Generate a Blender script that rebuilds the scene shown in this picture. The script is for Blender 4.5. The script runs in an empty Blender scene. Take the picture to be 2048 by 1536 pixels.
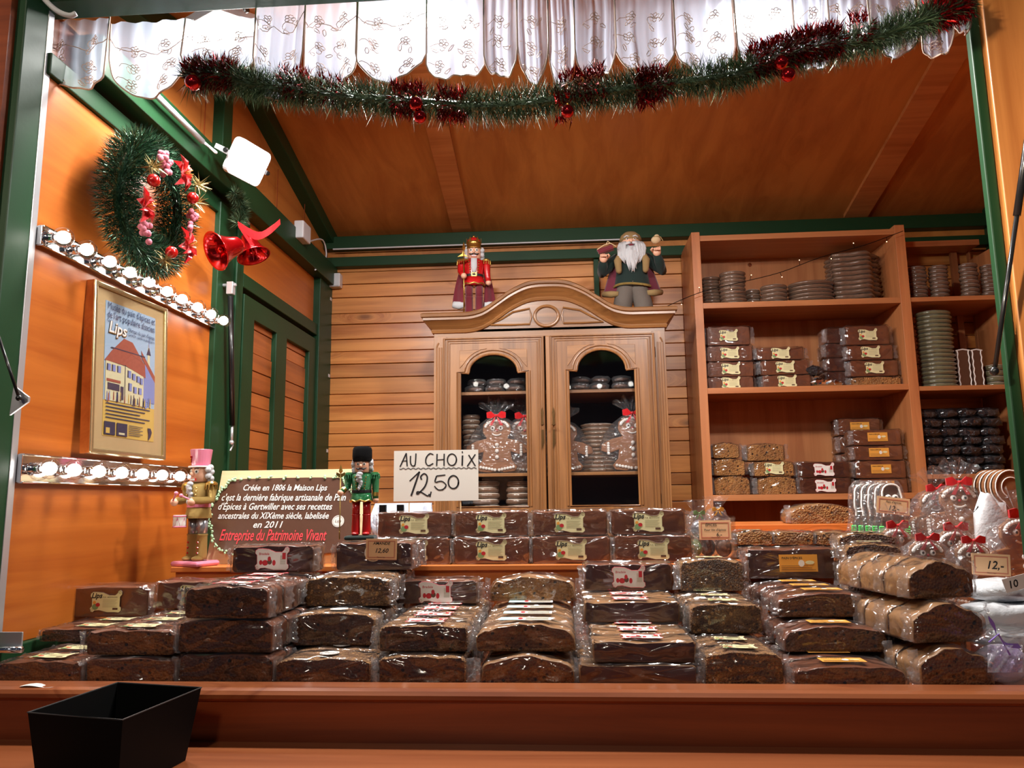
import bpy, bmesh, math, random
from mathutils import Vector, Matrix, Euler
from mathutils.geometry import tessellate_polygon
R = random.Random(11)
PI = math.pi
sc = bpy.context.scene
COL = sc.collection

# ------------------------------------------------------------------ camera
F = 1520.0
cam_d = bpy.data.cameras.new('camera'); cam = bpy.data.objects.new('camera', cam_d); COL.objects.link(cam)
cam_d.sensor_width = 36; cam_d.lens = F / 2048 * 36; cam_d.clip_start = 0.02; cam_d.clip_end = 60
CM = Matrix.Rotation(math.radians(4.0), 4, 'Z') @ Matrix.Rotation(PI / 2 + math.radians(8.64), 4, 'X') @ Matrix.Rotation(-0.0124, 4, 'Z')
CO = Vector((0, 0, 1.6))
cam.matrix_world = Matrix.Translation(CO) @ CM
sc.camera = cam
# ------------------------------------------------------------------ pixel helpers (photo pixel -> point in the world)
def ray(px, py): return CM.to_3x3() @ Vector(((px - 1024) / F, -(py - 768) / F, -1))
def on(ax, px, py, v):
    d = ray(px, py); return CO + d * ((v - CO[ax]) / d[ax])
def onX(px, py, v): return on(0, px, py, v)
def onY(px, py, v): return on(1, px, py, v)
def onZ(px, py, v): return on(2, px, py, v)

# ------------------------------------------------------------------ view, world, lights
sc.view_settings.view_transform = 'Standard'; sc.view_settings.look = 'None'
sc.view_settings.exposure = 0.0; sc.view_settings.gamma = 1.0; sc.view_settings.use_curve_mapping = False
cy = sc.cycles
cy.max_bounces = 8; cy.diffuse_bounces = 3; cy.glossy_bounces = 3; cy.transmission_bounces = 3; cy.transparent_max_bounces = 24
cy.caustics_reflective = False; cy.caustics_refractive = False; cy.sample_clamp_indirect = 4.0
w = bpy.data.worlds.new('night'); sc.world = w; w.use_nodes = True
w.node_tree.nodes['Background'].inputs[0].default_value = (0.55, 0.62, 0.9, 1)
w.node_tree.nodes['Background'].inputs[1].default_value = 0.05

def area(name, loc, target, sx, sy, power, col=(1, 1, 1), spread=PI):
    d = bpy.data.lights.new(name, 'AREA'); d.shape = 'RECTANGLE'; d.size = sx; d.size_y = sy
    d.energy = power; d.color = col; d.spread = spread
    o = bpy.data.objects.new(name, d); COL.objects.link(o)
    o.location = loc
    o.rotation_euler = (Vector(target) - Vector(loc)).to_track_quat('-Z', 'Y').to_euler()
    return o
WHITE = (1.0, 0.97, 0.93)
# the four LED floodlights of the stall (housings are built further down; hut scale 1.17 about the camera is applied to all of the hut)
def hut(p): return CO + (Vector(p) - CO) * 1.17
FLOODS = [tuple(onY(px, py, 1.88)) for px, py in ((432, 62), (858, 30), (1505, 42))]
FLOOD_N = [Vector((.12, .22, -1)), Vector((0, .25, -1)), Vector((-.05, .25, -1))]
for k, p in enumerate(FLOODS):
    c = hut(p); n_ = FLOOD_N[k].normalized()
    area('floodlight_lamp', c + n_ * .012, c + n_, 0.20, 0.14, (20, 30, 34)[k], WHITE)
FL_C = onY(499, 326, 2.36)
FL_N = Vector((.80, -.28, -.48)).normalized()
area('floodlight_lamp', hut(FL_C) + FL_N * 0.012, hut(FL_C) + FL_N, 0.15, 0.12, 15, WHITE)
# added unseen lamps behind the photographer: a soft fill and narrow flap spots
area('fill_lamp', (-.6, -2.8, 4.6), (-.2, 1.7, 1.5), 0.4, 0.4, 60, (1.0, 0.86, 0.68))  # soft fill added for the front faces of the goods
area('fill_lamp', (-2.6, -2.6, 3.4), (-2.05, 1.8, 2.5), 0.3, 0.3, 5, (1.0, 0.84, 0.64), .45)  # narrow spot added to brighten the left flap
area('fill_lamp', (-3.2, -2.2, 3.0), (2.0, 1.95, 2.3), 0.2, 0.2, 11.5, (1.0, 0.84, 0.64), .30)  # narrow spot added to brighten the right flap

# ------------------------------------------------------------------ materials
def srgb(r, g, b):
    f = lambda c: (c / 255 / 12.92) if c / 255 <= .04045 else ((c / 255 + .055) / 1.055) ** 2.4
    return (f(r), f(g), f(b), 1)
def newmat(name):
    m = bpy.data.materials.new(name); m.use_nodes = True
    return m, m.node_tree, m.node_tree.nodes['Principled BSDF']
def nd(t, kind, **kw):
    n = t.nodes.new(kind)
    for k, v in kw.items():
        if k in n.inputs: n.inputs[k].default_value = v
        else: setattr(n, k, v)
    return n
def plain(name, col, rough=.5, metal=0, coat=0, noise=0, bump=0, bscale=60, sheen=0):
    m, t, b = newmat(name)
    b.inputs['Base Color'].default_value = col; b.inputs['Roughness'].default_value = rough
    b.inputs['Metallic'].default_value = metal; b.inputs['Coat Weight'].default_value = coat
    b.inputs['Coat Roughness'].default_value = .12; b.inputs['Sheen Weight'].default_value = sheen
    if noise or bump:
        tc = nd(t, 'ShaderNodeTexCoord'); n = nd(t, 'ShaderNodeTexNoise', Scale=bscale, Detail=4.0)
        t.links.new(tc.outputs['Object'], n.inputs['Vector'])
        if noise:
            mx = nd(t, 'ShaderNodeMix', data_type='RGBA')
            mx.inputs['A'].default_value = col; mx.inputs['B'].default_value = tuple(c * (1 - noise) for c in col[:3]) + (1,)
            t.links.new(n.outputs['Fac'], mx.inputs['Factor']); t.links.new(mx.outputs['Result'], b.inputs['Base Color'])
        if bump:
            bp = nd(t, 'ShaderNodeBump', Strength=bump, Distance=.004)
            t.links.new(n.outputs['Fac'], bp.inputs['Height']); t.links.new(bp.outputs['Normal'], b.inputs['Normal'])
    return m
def wood(name, light, dark, axis='X', scale=1.0, rough=.42, coat=.25, knots=True, contrast=.8, var=.12, kdens=3.2):
    """plank wood, grain running along one object axis"""
    m, t, b = newmat(name); L = t.links.new
    tc = nd(t, 'ShaderNodeTexCoord'); oi = nd(t, 'ShaderNodeObjectInfo')
    ad = nd(t, 'ShaderNodeVectorMath', operation='MULTIPLY_ADD')
    cb = nd(t, 'ShaderNodeCombineXYZ')
    L(oi.outputs['Random'], cb.inputs[0]); L(oi.outputs['Random'], cb.inputs[1]); L(oi.outputs['Random'], cb.inputs[2])
    L(cb.outputs[0], ad.inputs[0]); ad.inputs[1].default_value = (17.3, 9.1, 13.7); L(tc.outputs['Object'], ad.inputs[2])
    s = {'X': (1.2, 22, 22), 'Y': (22, 1.2, 22), 'Z': (22, 22, 1.2)}[axis]
    mp = nd(t, 'ShaderNodeMapping'); mp.inputs['Scale'].default_value = tuple(c * scale for c in s); L(ad.outputs[0], mp.inputs[0])
    # knots bend the grain
    ks = {'X': (.35, 1, 1), 'Y': (1, .35, 1), 'Z': (1, 1, .35)}[axis]
    mk = nd(t, 'ShaderNodeMapping'); mk.inputs['Scale'].default_value = tuple(c * kdens * 1.6 for c in ks); L(ad.outputs[0], mk.inputs[0])
    vo = nd(t, 'ShaderNodeTexVoronoi', Scale=1.0); L(mk.outputs[0], vo.inputs['Vector'])
    dist = nd(t, 'ShaderNodeMapRange'); L(vo.outputs['Distance'], dist.inputs['Value'])
    dist.inputs['From Min'].default_value = .0; dist.inputs['From Max'].default_value = .22
    dist.inputs['To Min'].default_value = 1; dist.inputs['To Max'].default_value = 0
    warp = nd(t, 'ShaderNodeVectorMath', operation='SCALE'); warp.inputs[3].default_value = 3.2 if knots else 0
    cb2 = nd(t, 'ShaderNodeCombineXYZ'); [L(dist.outputs[0], cb2.inputs[i]) for i in range(3)]
    L(cb2.outputs[0], warp.inputs[0])
    av = nd(t, 'ShaderNodeVectorMath', operation='ADD'); L(mp.outputs[0], av.inputs[0]); L(warp.outputs[0], av.inputs[1])
    n1 = nd(t, 'ShaderNodeTexNoise', Scale=1.0, Detail=6.0, Roughness=.6, Distortion=.6); L(av.outputs[0], n1.inputs['Vector'])
    n2 = nd(t, 'ShaderNodeTexNoise', Scale=.18, Detail=2.0, Distortion=.3); L(mp.outputs[0], n2.inputs['Vector'])
    cr = nd(t, 'ShaderNodeValToRGB'); cr.color_ramp.elements[0].position = .37; cr.color_ramp.elements[1].position = .60
    cr.color_ramp.elements[0].color = dark; cr.color_ramp.elements[1].color = light
    mxf = nd(t, 'ShaderNodeMath', operation='MULTIPLY_ADD'); L(n1.outputs['Fac'], mxf.inputs[0]); mxf.inputs[1].default_value = .6
    h = nd(t, 'ShaderNodeMath', operation='MULTIPLY'); L(n2.outputs['Fac'], h.inputs[0]); h.inputs[1].default_value = .4; L(h.outputs[0], mxf.inputs[2])
    L(mxf.outputs[0], cr.inputs[0])
    # dark heart of the knot
    kn = nd(t, 'ShaderNodeMapRange'); L(vo.outputs['Distance'], kn.inputs['Value'])
    kn.inputs['From Min'].default_value = .03; kn.inputs['From Max'].default_value = .085; kn.inputs['To Min'].default_value = .75 if knots else 0; kn.inputs['To Max'].default_value = 0
    mk2 = nd(t, 'ShaderNodeMix', data_type='RGBA'); L(kn.outputs[0], mk2.inputs['Factor']); L(cr.outputs[0], mk2.inputs['A'])
    mk2.inputs['B'].default_value = tuple(c * .35 for c in dark[:3]) + (1,)
    hv = nd(t, 'ShaderNodeHueSaturation'); L(mk2.outputs['Result'], hv.inputs['Color'])
    vr = nd(t, 'ShaderNodeMapRange'); L(oi.outputs['Random'], vr.inputs['Value']); vr.inputs['To Min'].default_value = 1 - var; vr.inputs['To Max'].default_value = 1 + var
    L(vr.outputs[0], hv.inputs['Value']); L(hv.outputs[0], b.inputs['Base Color'])
    b.inputs['Roughness'].default_value = rough; b.inputs['Coat Weight'].default_value = coat; b.inputs['Coat Roughness'].default_value = .25
    bp = nd(t, 'ShaderNodeBump', Strength=.12, Distance=.002); L(n1.outputs['Fac'], bp.inputs['Height']); L(bp.outputs[0], b.inputs['Normal'])
    return m
M = {}
M['ply'] = wood('orange_varnished_ply', srgb(206, 116, 42), srgb(174, 86, 24), 'Y', .8, .38, .3, contrast=1, kdens=1.6)
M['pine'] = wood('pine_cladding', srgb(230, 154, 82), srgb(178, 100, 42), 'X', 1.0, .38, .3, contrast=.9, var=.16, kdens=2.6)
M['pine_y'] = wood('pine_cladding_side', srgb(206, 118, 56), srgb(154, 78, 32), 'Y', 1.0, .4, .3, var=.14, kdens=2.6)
M['roof'] = wood('roof_ply', srgb(200, 128, 60), srgb(166, 96, 40), 'Y', .55, .5, .15, contrast=1, kdens=1.8)
M['batten'] = wood('roof_batten', srgb(200, 128, 70), srgb(170, 98, 48), 'X', 1.3, .5, .15, knots=False)
M['counter'] = wood('counter_wood', srgb(160, 92, 52), srgb(124, 62, 30), 'X', .7, .3, .5, contrast=1, kdens=1.6)
M['counter_dark'] = wood('counter_board', srgb(150, 72, 34), srgb(104, 42, 16), 'X', .8, .35, .35, kdens=1.5)
M['step'] = wood('step_wood', srgb(214, 122, 56), srgb(176, 88, 34), 'X', .9, .38, .3)
M['flap'] = wood('outer_flap_wood', srgb(206, 134, 70), srgb(168, 98, 44), 'Z', .8, .42, .3, kdens=1.5)
M['oak'] = wood('cupboard_oak', srgb(156, 106, 60), srgb(108, 68, 34), 'Z', 1.6, .4, .35, knots=False)
M['oak_x'] = wood('cupboard_oak_rail', srgb(158, 108, 60), srgb(110, 70, 35), 'X', 1.6, .4, .35, knots=False)
M['beech'] = wood('shelf_beech', srgb(196, 128, 78), srgb(172, 104, 60), 'X', 1.4, .45, .2, knots=False, contrast=.6)
M['beech_z'] = wood('shelf_side_beech', srgb(190, 122, 74), srgb(166, 98, 56), 'Z', 1.4, .45, .2, knots=False, contrast=.6)
M['beech_back'] = wood('shelf_back_beech', srgb(182, 118, 72), srgb(156, 92, 52), 'Z', 1.0, .5, .15, knots=False, contrast=.6)
M['palewood'] = wood('pale_poplar', srgb(228, 200, 156), srgb(212, 180, 134), 'X', .8, .6, 0, knots=False)
M['green'] = plain('green_painted_steel', srgb(24, 60, 34), .45, 0, .0, bump=.05, bscale=90); M['green'].node_tree.nodes['Principled BSDF'].inputs['Specular IOR Level'].default_value = .3
M['chrome'] = plain('chrome', (.82, .83, .85, 1), .09, 1)
M['alu'] = plain('aluminium', (.62, .63, .66, 1), .34, .65, bump=.1, bscale=30)
M['black'] = plain('black_plastic', (.0025, .0025, .0025, 1), .6); M['black'].node_tree.nodes['Principled BSDF'].inputs['Specular IOR Level'].default_value = .12
M['blackmetal'] = plain('black_metal', (.012, .012, .013, 1), .3, .2, .4)
M['whiteplastic'] = plain('white_plastic', srgb(214, 214, 218), .4)
M['greyconduit'] = plain('grey_conduit', srgb(190, 192, 196), .5)
M['gold'] = plain('gold', srgb(206, 164, 84), .28, .9)
M['champagne'] = plain('champagne_frame', srgb(214, 196, 150), .25, .85)
M['red_shiny'] = plain('red_foil', srgb(196, 12, 22), .16, .85, .5)
M['red_satin'] = plain('red_ribbon', srgb(205, 14, 24), .38, 0, .2, sheen=.3)
M['red'] = plain('red_paint', srgb(198, 26, 30), .25, 0, .6)
M['darkred'] = plain('dark_red_cloth', srgb(112, 12, 34), .8, sheen=.4, bump=.4, bscale=200)
M['white'] = plain('white_paint', srgb(236, 232, 226), .5)
M['fur'] = plain('white_fur', srgb(226, 228, 232), .95, bump=1.0, bscale=260, sheen=.5)
M['icing'] = plain('white_icing', srgb(246, 242, 236), .4)
M['mint'] = plain('mint_icing', srgb(176, 214, 170), .5)
M['greenicing'] = plain('green_icing', srgb(96, 214, 110), .45)
M['paper'] = plain('card_paper', srgb(226, 220, 210), .7)
M['tagpaper'] = plain('tag_paper', srgb(232, 186, 140), .6)
M['tagedge'] = plain('tag_border', srgb(196, 118, 92), .6)
M['cream'] = plain('label_cream', srgb(226, 218, 168), .45)
M['labelwhite'] = plain('label_white', srgb(232, 228, 222), .4)
M['orangelabel'] = plain('label_orange', srgb(226, 158, 66), .45)
M['bluelabel'] = plain('label_blue', srgb(176, 218, 222), .45)
M['ink'] = plain('ink', (.012, .010, .012, 1), .5)
M['inkbrown'] = plain('print_brown', srgb(92, 62, 44), .5)
M['inkgrey'] = plain('print_grey', srgb(150, 142, 108), .5)
M['inkgreen'] = plain('print_green', srgb(122, 150, 98), .5)
M['inkred'] = plain('print_red', srgb(186, 34, 44), .5)
M['ginger'] = plain('gingerbread', srgb(150, 96, 56), .6, noise=.3, bump=.3, bscale=40)
M['gingerdark'] = plain('gingerbread_dark', srgb(92, 58, 40), .45, coat=.3, noise=.3, bump=.3, bscale=40)
M['choc'] = plain('chocolate_plaque', srgb(94, 60, 44), .35, coat=.3, noise=.2, bump=.1)
M['pinkicing'] = plain('coral_icing', srgb(226, 66, 74), .5)
M['flesh'] = plain('painted_skin', srgb(232, 178, 148), .4, coat=.2)
M['pink'] = plain('pink_paint', srgb(232, 138, 166), .25, coat=.6)
M['silverp'] = plain('silver_paint', srgb(176, 178, 186), .25, .7)
M['goldglit'] = plain('gold_glitter', srgb(190, 160, 92), .45, .6, bump=1, bscale=500)
M['greenglit'] = plain('green_glitter', srgb(16, 120, 62), .3, .3, .5, bump=.8, bscale=500)
M['velvet'] = plain('black_fur', (.006, .006, .007, 1), 1.0, bump=1, bscale=300); M['velvet'].node_tree.nodes['Principled BSDF'].inputs['Specular IOR Level'].default_value = .15
M['darkgreen'] = plain('dark_green_velvet', srgb(10, 34, 30), .9, sheen=.2)
M['trousers'] = plain('brown_grey_cloth', srgb(104, 94, 86), .9, bump=.5, bscale=100)
M['tanfur'] = plain('tan_fur', srgb(164, 134, 88), .95, bump=1, bscale=240)
M['berry'] = plain('pink_berry', srgb(206, 120, 138), .8, bump=.6, bscale=300)
M['sky'] = plain('poster_sky', srgb(158, 182, 206), .35)
M['postery'] = plain('poster_ochre', srgb(206, 172, 92), .4)
M['posterred'] = plain('poster_roof', srgb(168, 92, 76), .4, noise=.3, bscale=120)
M['posterwall'] = plain('poster_wall', srgb(214, 208, 170), .4, noise=.15, bscale=100)
M['posterdark'] = plain('poster_dark', srgb(74, 66, 88), .4, noise=.4, bscale=300)
M['postertext'] = plain('poster_text', srgb(48, 60, 96), .4)
M['posterblue'] = plain('poster_blue', srgb(128, 138, 190), .4)
M['mat'] = plain('gold_mat_board', srgb(206, 178, 132), .38, .25)

def crumb(name, light, dark, nuts=0, hole=.5, scale=1.0):
    m, t, b = newmat(name); L = t.links.new
    tc = nd(t, 'ShaderNodeTexCoord'); oi = nd(t, 'ShaderNodeObjectInfo')
    ad = nd(t, 'ShaderNodeVectorMath', operation='MULTIPLY_ADD'); cb = nd(t, 'ShaderNodeCombineXYZ')
    for i in range(3): L(oi.outputs['Random'], cb.inputs[i])
    L(cb.outputs[0], ad.inputs[0]); ad.inputs[1].default_value = (3.1, 2.7, 4.9); L(tc.outputs['Object'], ad.inputs[2])
    n = nd(t, 'ShaderNodeTexNoise', Scale=70 * scale, Detail=5.0, Roughness=.7); L(ad.outputs[0], n.inputs['Vector'])
    big = nd(t, 'ShaderNodeTexNoise', Scale=9.0, Detail=2.0); L(ad.outputs[0], big.inputs['Vector'])
    v = nd(t, 'ShaderNodeTexVoronoi', Scale=115 * scale); L(ad.outputs[0], v.inputs['Vector'])
    v2 = nd(t, 'ShaderNodeTexVoronoi', Scale=300 * scale); L(ad.outputs[0], v2.inputs['Vector'])
    cr = nd(t, 'ShaderNodeValToRGB'); cr.color_ramp.elements[0].position = .36; cr.color_ramp.elements[1].position = .66
    cr.color_ramp.elements[0].color = dark; cr.color_ramp.elements[1].color = light
    av = nd(t, 'ShaderNodeMath', operation='MULTIPLY_ADD'); L(n.outputs['Fac'], av.inputs[0]); av.inputs[1].default_value = .6
    hh = nd(t, 'ShaderNodeMath', operation='MULTIPLY'); L(big.outputs['Fac'], hh.inputs[0]); hh.inputs[1].default_value = .4; L(hh.outputs[0], av.inputs[2])
    L(av.outputs[0], cr.inputs[0])
    # irregular pores
    mr = nd(t, 'ShaderNodeMapRange'); L(v.outputs['Distance'], mr.inputs['Value'])
    mr.inputs['From Min'].default_value = .16; mr.inputs['From Max'].default_value = .30; mr.inputs['To Min'].default_value = 1; mr.inputs['To Max'].default_value = 0
    th = nd(t, 'ShaderNodeMapRange'); L(n.outputs['Fac'], th.inputs['Value']); th.inputs['From Min'].default_value = .44; th.inputs['From Max'].default_value = .54
    ho = nd(t, 'ShaderNodeMath', operation='MULTIPLY'); L(mr.outputs[0], ho.inputs[0]); L(th.outputs[0], ho.inputs[1])
    hs = nd(t, 'ShaderNodeMath', operation='MULTIPLY'); L(ho.outputs[0], hs.inputs[0]); hs.inputs[1].default_value = hole
    mx = nd(t, 'ShaderNodeMix', data_type='RGBA'); L(hs.outputs[0], mx.inputs['Factor']); L(cr.outputs[0], mx.inputs['A']); mx.inputs['B'].default_value = tuple(c * .10 for c in dark[:3]) + (1,)
    out = mx.outputs['Result']
    if nuts:
        vn = nd(t, 'ShaderNodeTexVoronoi', Scale=110.0); wv = nd(t, 'ShaderNodeVectorMath', operation='MULTIPLY_ADD'); L(n.outputs['Color'], wv.inputs[0]); wv.inputs[1].default_value = (.012, .012, .012); L(ad.outputs[0], wv.inputs[2]); L(wv.outputs[0], vn.inputs['Vector'])
        sp = nd(t, 'ShaderNodeSeparateColor'); L(vn.outputs['Color'], sp.inputs[0])
        gt = nd(t, 'ShaderNodeMath', operation='GREATER_THAN'); L(sp.outputs[0], gt.inputs[0]); gt.inputs[1].default_value = 1 - nuts
        ds = nd(t, 'ShaderNodeMath', operation='LESS_THAN'); L(vn.outputs['Distance'], ds.inputs[0]); ds.inputs[1].default_value = .42
        ml = nd(t, 'ShaderNodeMath', operation='MULTIPLY'); L(gt.outputs[0], ml.inputs[0]); L(ds.outputs[0], ml.inputs[1])
        m2 = nd(t, 'ShaderNodeMix', data_type='RGBA'); L(ml.outputs[0], m2.inputs['Factor']); L(out, m2.inputs['A']); m2.inputs['B'].default_value = srgb(172, 124, 70)
        out = m2.outputs['Result']
    L(out, b.inputs['Base Color']); b.inputs['Roughness'].default_value = .75
    bp = nd(t, 'ShaderNodeBump', Strength=.9, Distance=.006, invert=True); sm = nd(t, 'ShaderNodeMath', operation='ADD'); L(ho.outputs[0], sm.inputs[0]); L(v2.outputs['Distance'], sm.inputs[1])
    L(sm.outputs[0], bp.inputs['Height']); L(bp.outputs[0], b.inputs['Normal'])
    return m
M['crumb_dark'] = crumb('crumb_dark', srgb(108, 62, 30), srgb(58, 29, 13), hole=1.0, scale=.55)
M['crumb_mid'] = crumb('crumb_mid', srgb(138, 84, 38), srgb(84, 47, 20), hole=1.0, scale=.55)
M['crumb_light'] = crumb('crumb_light', srgb(186, 130, 68), srgb(126, 80, 38), hole=1.0, scale=.5)
M['crumb_nut'] = crumb('crumb_nut', srgb(140, 98, 52), srgb(74, 44, 24), nuts=.42, hole=.6, scale=.8)
M['glaze'] = plain('chocolate_glaze', srgb(122, 68, 40), .36, coat=.4, noise=.55, bump=.5, bscale=28)
M['glaze_dark'] = plain('dark_chocolate_glaze', srgb(78, 40, 26), .25, coat=.6, noise=.3, bump=.2, bscale=30)
M['glaze_nut'] = crumb('nutty_crust', srgb(170, 122, 74), srgb(104, 66, 38), nuts=.7, hole=.2)
M['crust_tan'] = plain('tan_crust', srgb(158, 112, 68), .5, coat=.2, noise=.4, bump=.4, bscale=60)

def filmmat(name, base=.035, amp=.5, scale=26, tint=(1, 1, 1, 1), haze=0.0):
    m = bpy.data.materials.new(name); m.use_nodes = True; t = m.node_tree; t.nodes.clear(); L = t.links.new
    out = nd(t, 'ShaderNodeOutputMaterial'); tr = nd(t, 'ShaderNodeBsdfTransparent'); gl = nd(t, 'ShaderNodeBsdfGlossy', Roughness=.11)
    tr.inputs[0].default_value = tint
    df = nd(t, 'ShaderNodeBsdfTranslucent'); df.inputs[0].default_value = (.8, .82, .86, 1)
    dd = nd(t, 'ShaderNodeBsdfDiffuse'); dd.inputs[0].default_value = (.8, .82, .86, 1)
    tc = nd(t, 'ShaderNodeTexCoord'); oi = nd(t, 'ShaderNodeObjectInfo')
    ad = nd(t, 'ShaderNodeVectorMath', operation='MULTIPLY_ADD'); cb = nd(t, 'ShaderNodeCombineXYZ')
    for i in range(3): L(oi.outputs['Random'], cb.inputs[i])
    L(cb.outputs[0], ad.inputs[0]); ad.inputs[1].default_value = (5.1, 3.7, 2.9); L(tc.outputs['Object'], ad.inputs[2])
    mp = nd(t, 'ShaderNodeMapping'); mp.inputs['Scale'].default_value = (.7, 1, 1.3); mp.inputs['Rotation'].default_value = (.3, .5, .2); L(ad.outputs[0], mp.inputs[0])
    n = nd(t, 'ShaderNodeTexNoise', Scale=float(scale), Detail=2.0, Roughness=.5, Distortion=.8, noise_type='RIDGED_MULTIFRACTAL')
    L(mp.outputs[0], n.inputs['Vector'])
    n2 = nd(t, 'ShaderNodeTexNoise', Scale=float(scale) * .6, Detail=1.0, Distortion=1.5); L(mp.outputs[0], n2.inputs['Vector'])
    hm = nd(t, 'ShaderNodeMath', operation='MULTIPLY_ADD'); L(n.outputs['Fac'], hm.inputs[0]); hm.inputs[1].default_value = .35; L(n2.outputs['Fac'], hm.inputs[2])
    bp = nd(t, 'ShaderNodeBump', Strength=amp, Distance=.03); L(hm.outputs[0], bp.inputs['Height'])
    L(bp.outputs[0], gl.inputs['Normal'])
    lw = nd(t, 'ShaderNodeLayerWeight', Blend=.5); L(bp.outputs[0], lw.inputs['Normal'])
    pw = nd(t, 'ShaderNodeMath', operation='POWER'); L(lw.outputs['Facing'], pw.inputs[0]); pw.inputs[1].default_value = 4.0
    mr = nd(t, 'ShaderNodeMapRange'); L(pw.outputs[0], mr.inputs['Value'])
    mr.inputs['To Min'].default_value = base; mr.inputs['To Max'].default_value = .8
    ms = nd(t, 'ShaderNodeMixShader'); L(mr.outputs[0], ms.inputs[0]); L(tr.outputs[0], ms.inputs[1]); L(gl.outputs[0], ms.inputs[2])
    last = ms.outputs[0]
    if haze:
        a2 = nd(t, 'ShaderNodeAddShader')
        m1 = nd(t, 'ShaderNodeMixShader'); m1.inputs[0].default_value = .5; L(df.outputs[0], m1.inputs[1]); L(dd.outputs[0], m1.inputs[2])
        m3 = nd(t, 'ShaderNodeMixShader'); m3.inputs[0].default_value = haze; L(last, m3.inputs[1]); L(m1.outputs[0], m3.inputs[2]); last = m3.outputs[0]
    L(last, out.inputs[0])
    return m
M['film'] = filmmat('cellophane', .09, .85, 15, haze=.010)
M['film_bag'] = filmmat('cellophane_bag', .10, .9, 34, haze=.07)
M['film_seam'] = filmmat('cellophane_seam', .16, .9, 60, haze=.16)
M['darkbag'] = plain('dark_plastic_bag', (.014, .014, .017, 1), .16, 0, 1.0, bump=1.0, bscale=60); M['darkbag'].node_tree.nodes['Bump'].inputs['Distance'].default_value = .03
def glassmat(name, rough=.02, lo=.03, hi=.7):
    m = bpy.data.materials.new(name); m.use_nodes = True; t = m.node_tree; t.nodes.clear(); L = t.links.new
    out = nd(t, 'ShaderNodeOutputMaterial'); tr = nd(t, 'ShaderNodeBsdfTransparent'); gl = nd(t, 'ShaderNodeBsdfGlossy', Roughness=rough)
    fr = nd(t, 'ShaderNodeLayerWeight', Blend=.5); pw = nd(t, 'ShaderNodeMath', operation='POWER'); pw.inputs[1].default_value = 4.0
    L(fr.outputs['Facing'], pw.inputs[0]); mr = nd(t, 'ShaderNodeMapRange'); L(pw.outputs[0], mr.inputs['Value'])
    mr.inputs['To Min'].default_value = lo; mr.inputs['To Max'].default_value = hi
    ms = nd(t, 'ShaderNodeMixShader'); L(mr.outputs[0], ms.inputs[0]); L(tr.outputs[0], ms.inputs[1]); L(gl.outputs[0], ms.inputs[2]); L(ms.outputs[0], out.inputs[0])
    return m
M['glass'] = glassmat('window_glass')
M['bulbglass'] = glassmat('bulb_glass', .03, .10, 1.0)
def emis(name, col, s):
    m = bpy.data.materials.new(name); m.use_nodes = True; t = m.node_tree; t.nodes.clear()
    e = nd(t, 'ShaderNodeEmission', Strength=s); e.inputs[0].default_value = col; o = nd(t, 'ShaderNodeOutputMaterial'); t.links.new(e.outputs[0], o.inputs[0]); return m
M['led'] = emis('led_panel', (1, .98, .95, 1), 22)
M['filament'] = emis('bulb_light', (1, .93, .84, 1), 18)
M['fairy'] = emis('fairy_light', (1, .6, .3, 1), 6)
# sheer curtain
m = bpy.data.materials.new('sheer_organza'); m.use_nodes = True; t = m.node_tree; t.nodes.clear()
o_ = nd(t, 'ShaderNodeOutputMaterial'); tr = nd(t, 'ShaderNodeBsdfTransparent'); tl = nd(t, 'ShaderNodeBsdfTranslucent'); df = nd(t, 'ShaderNodeBsdfDiffuse')
tl.inputs[0].default_value = (.66, .74, .90, 1); df.inputs[0].default_value = (.66, .74, .90, 1)
a_ = nd(t, 'ShaderNodeMixShader'); a_.inputs[0].default_value = .5; b_ = nd(t, 'ShaderNodeMixShader')
fr = nd(t, 'ShaderNodeLayerWeight', Blend=.45); mr = nd(t, 'ShaderNodeMapRange'); mr.inputs['To Min'].default_value = .30; mr.inputs['To Max'].default_value = .92
t.links.new(fr.outputs['Facing'], mr.inputs['Value']); t.links.new(mr.outputs[0], b_.inputs[0])
t.links.new(tl.outputs[0], a_.inputs[1]); t.links.new(df.outputs[0], a_.inputs[2]); t.links.new(tr.outputs[0], b_.inputs[1]); t.links.new(a_.outputs[0], b_.inputs[2]); t.links.new(b_.outputs[0], o_.inputs[0])
M['sheer'] = m
m, t, b = newmat('curtain_thread'); b.inputs['Base Color'].default_value = srgb(196, 168, 150); b.inputs['Roughness'].default_value = .6; M['thread'] = m
def tinselmat(name, c1, c2, rough=.35, metal=.3):
    m, t, b = newmat(name); g = nd(t, 'ShaderNodeNewGeometry'); cr = nd(t, 'ShaderNodeValToRGB')
    cr.color_ramp.elements[0].color = c1; cr.color_ramp.elements[1].color = c2; e_ = cr.color_ramp.elements.new(.72); e_.color = tuple(c1[i] * .7 + c2[i] * .3 for i in range(3)) + (1,)  # few bright blades: sparkle put into the colour
    t.links.new(g.outputs['Random Per Island'], cr.inputs[0]); t.links.new(cr.outputs[0], b.inputs['Base Color'])
    b.inputs['Roughness'].default_value = rough; b.inputs['Metallic'].default_value = metal
    return m
M['tinsel'] = tinselmat('green_tinsel', srgb(26, 60, 36), srgb(150, 182, 138))  # pale end colour also paints in light from the lamps behind
M['tinseldark'] = tinselmat('dark_green_tinsel', srgb(12, 44, 30), srgb(84, 128, 92), .22, .5)
M['tinselred'] = tinselmat('red_tinsel', srgb(130, 6, 14), srgb(240, 44, 50), .2, .8)
M['tinselgold'] = tinselmat('gold_sprig', srgb(140, 116, 66), srgb(226, 208, 150), .3, .6)

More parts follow.
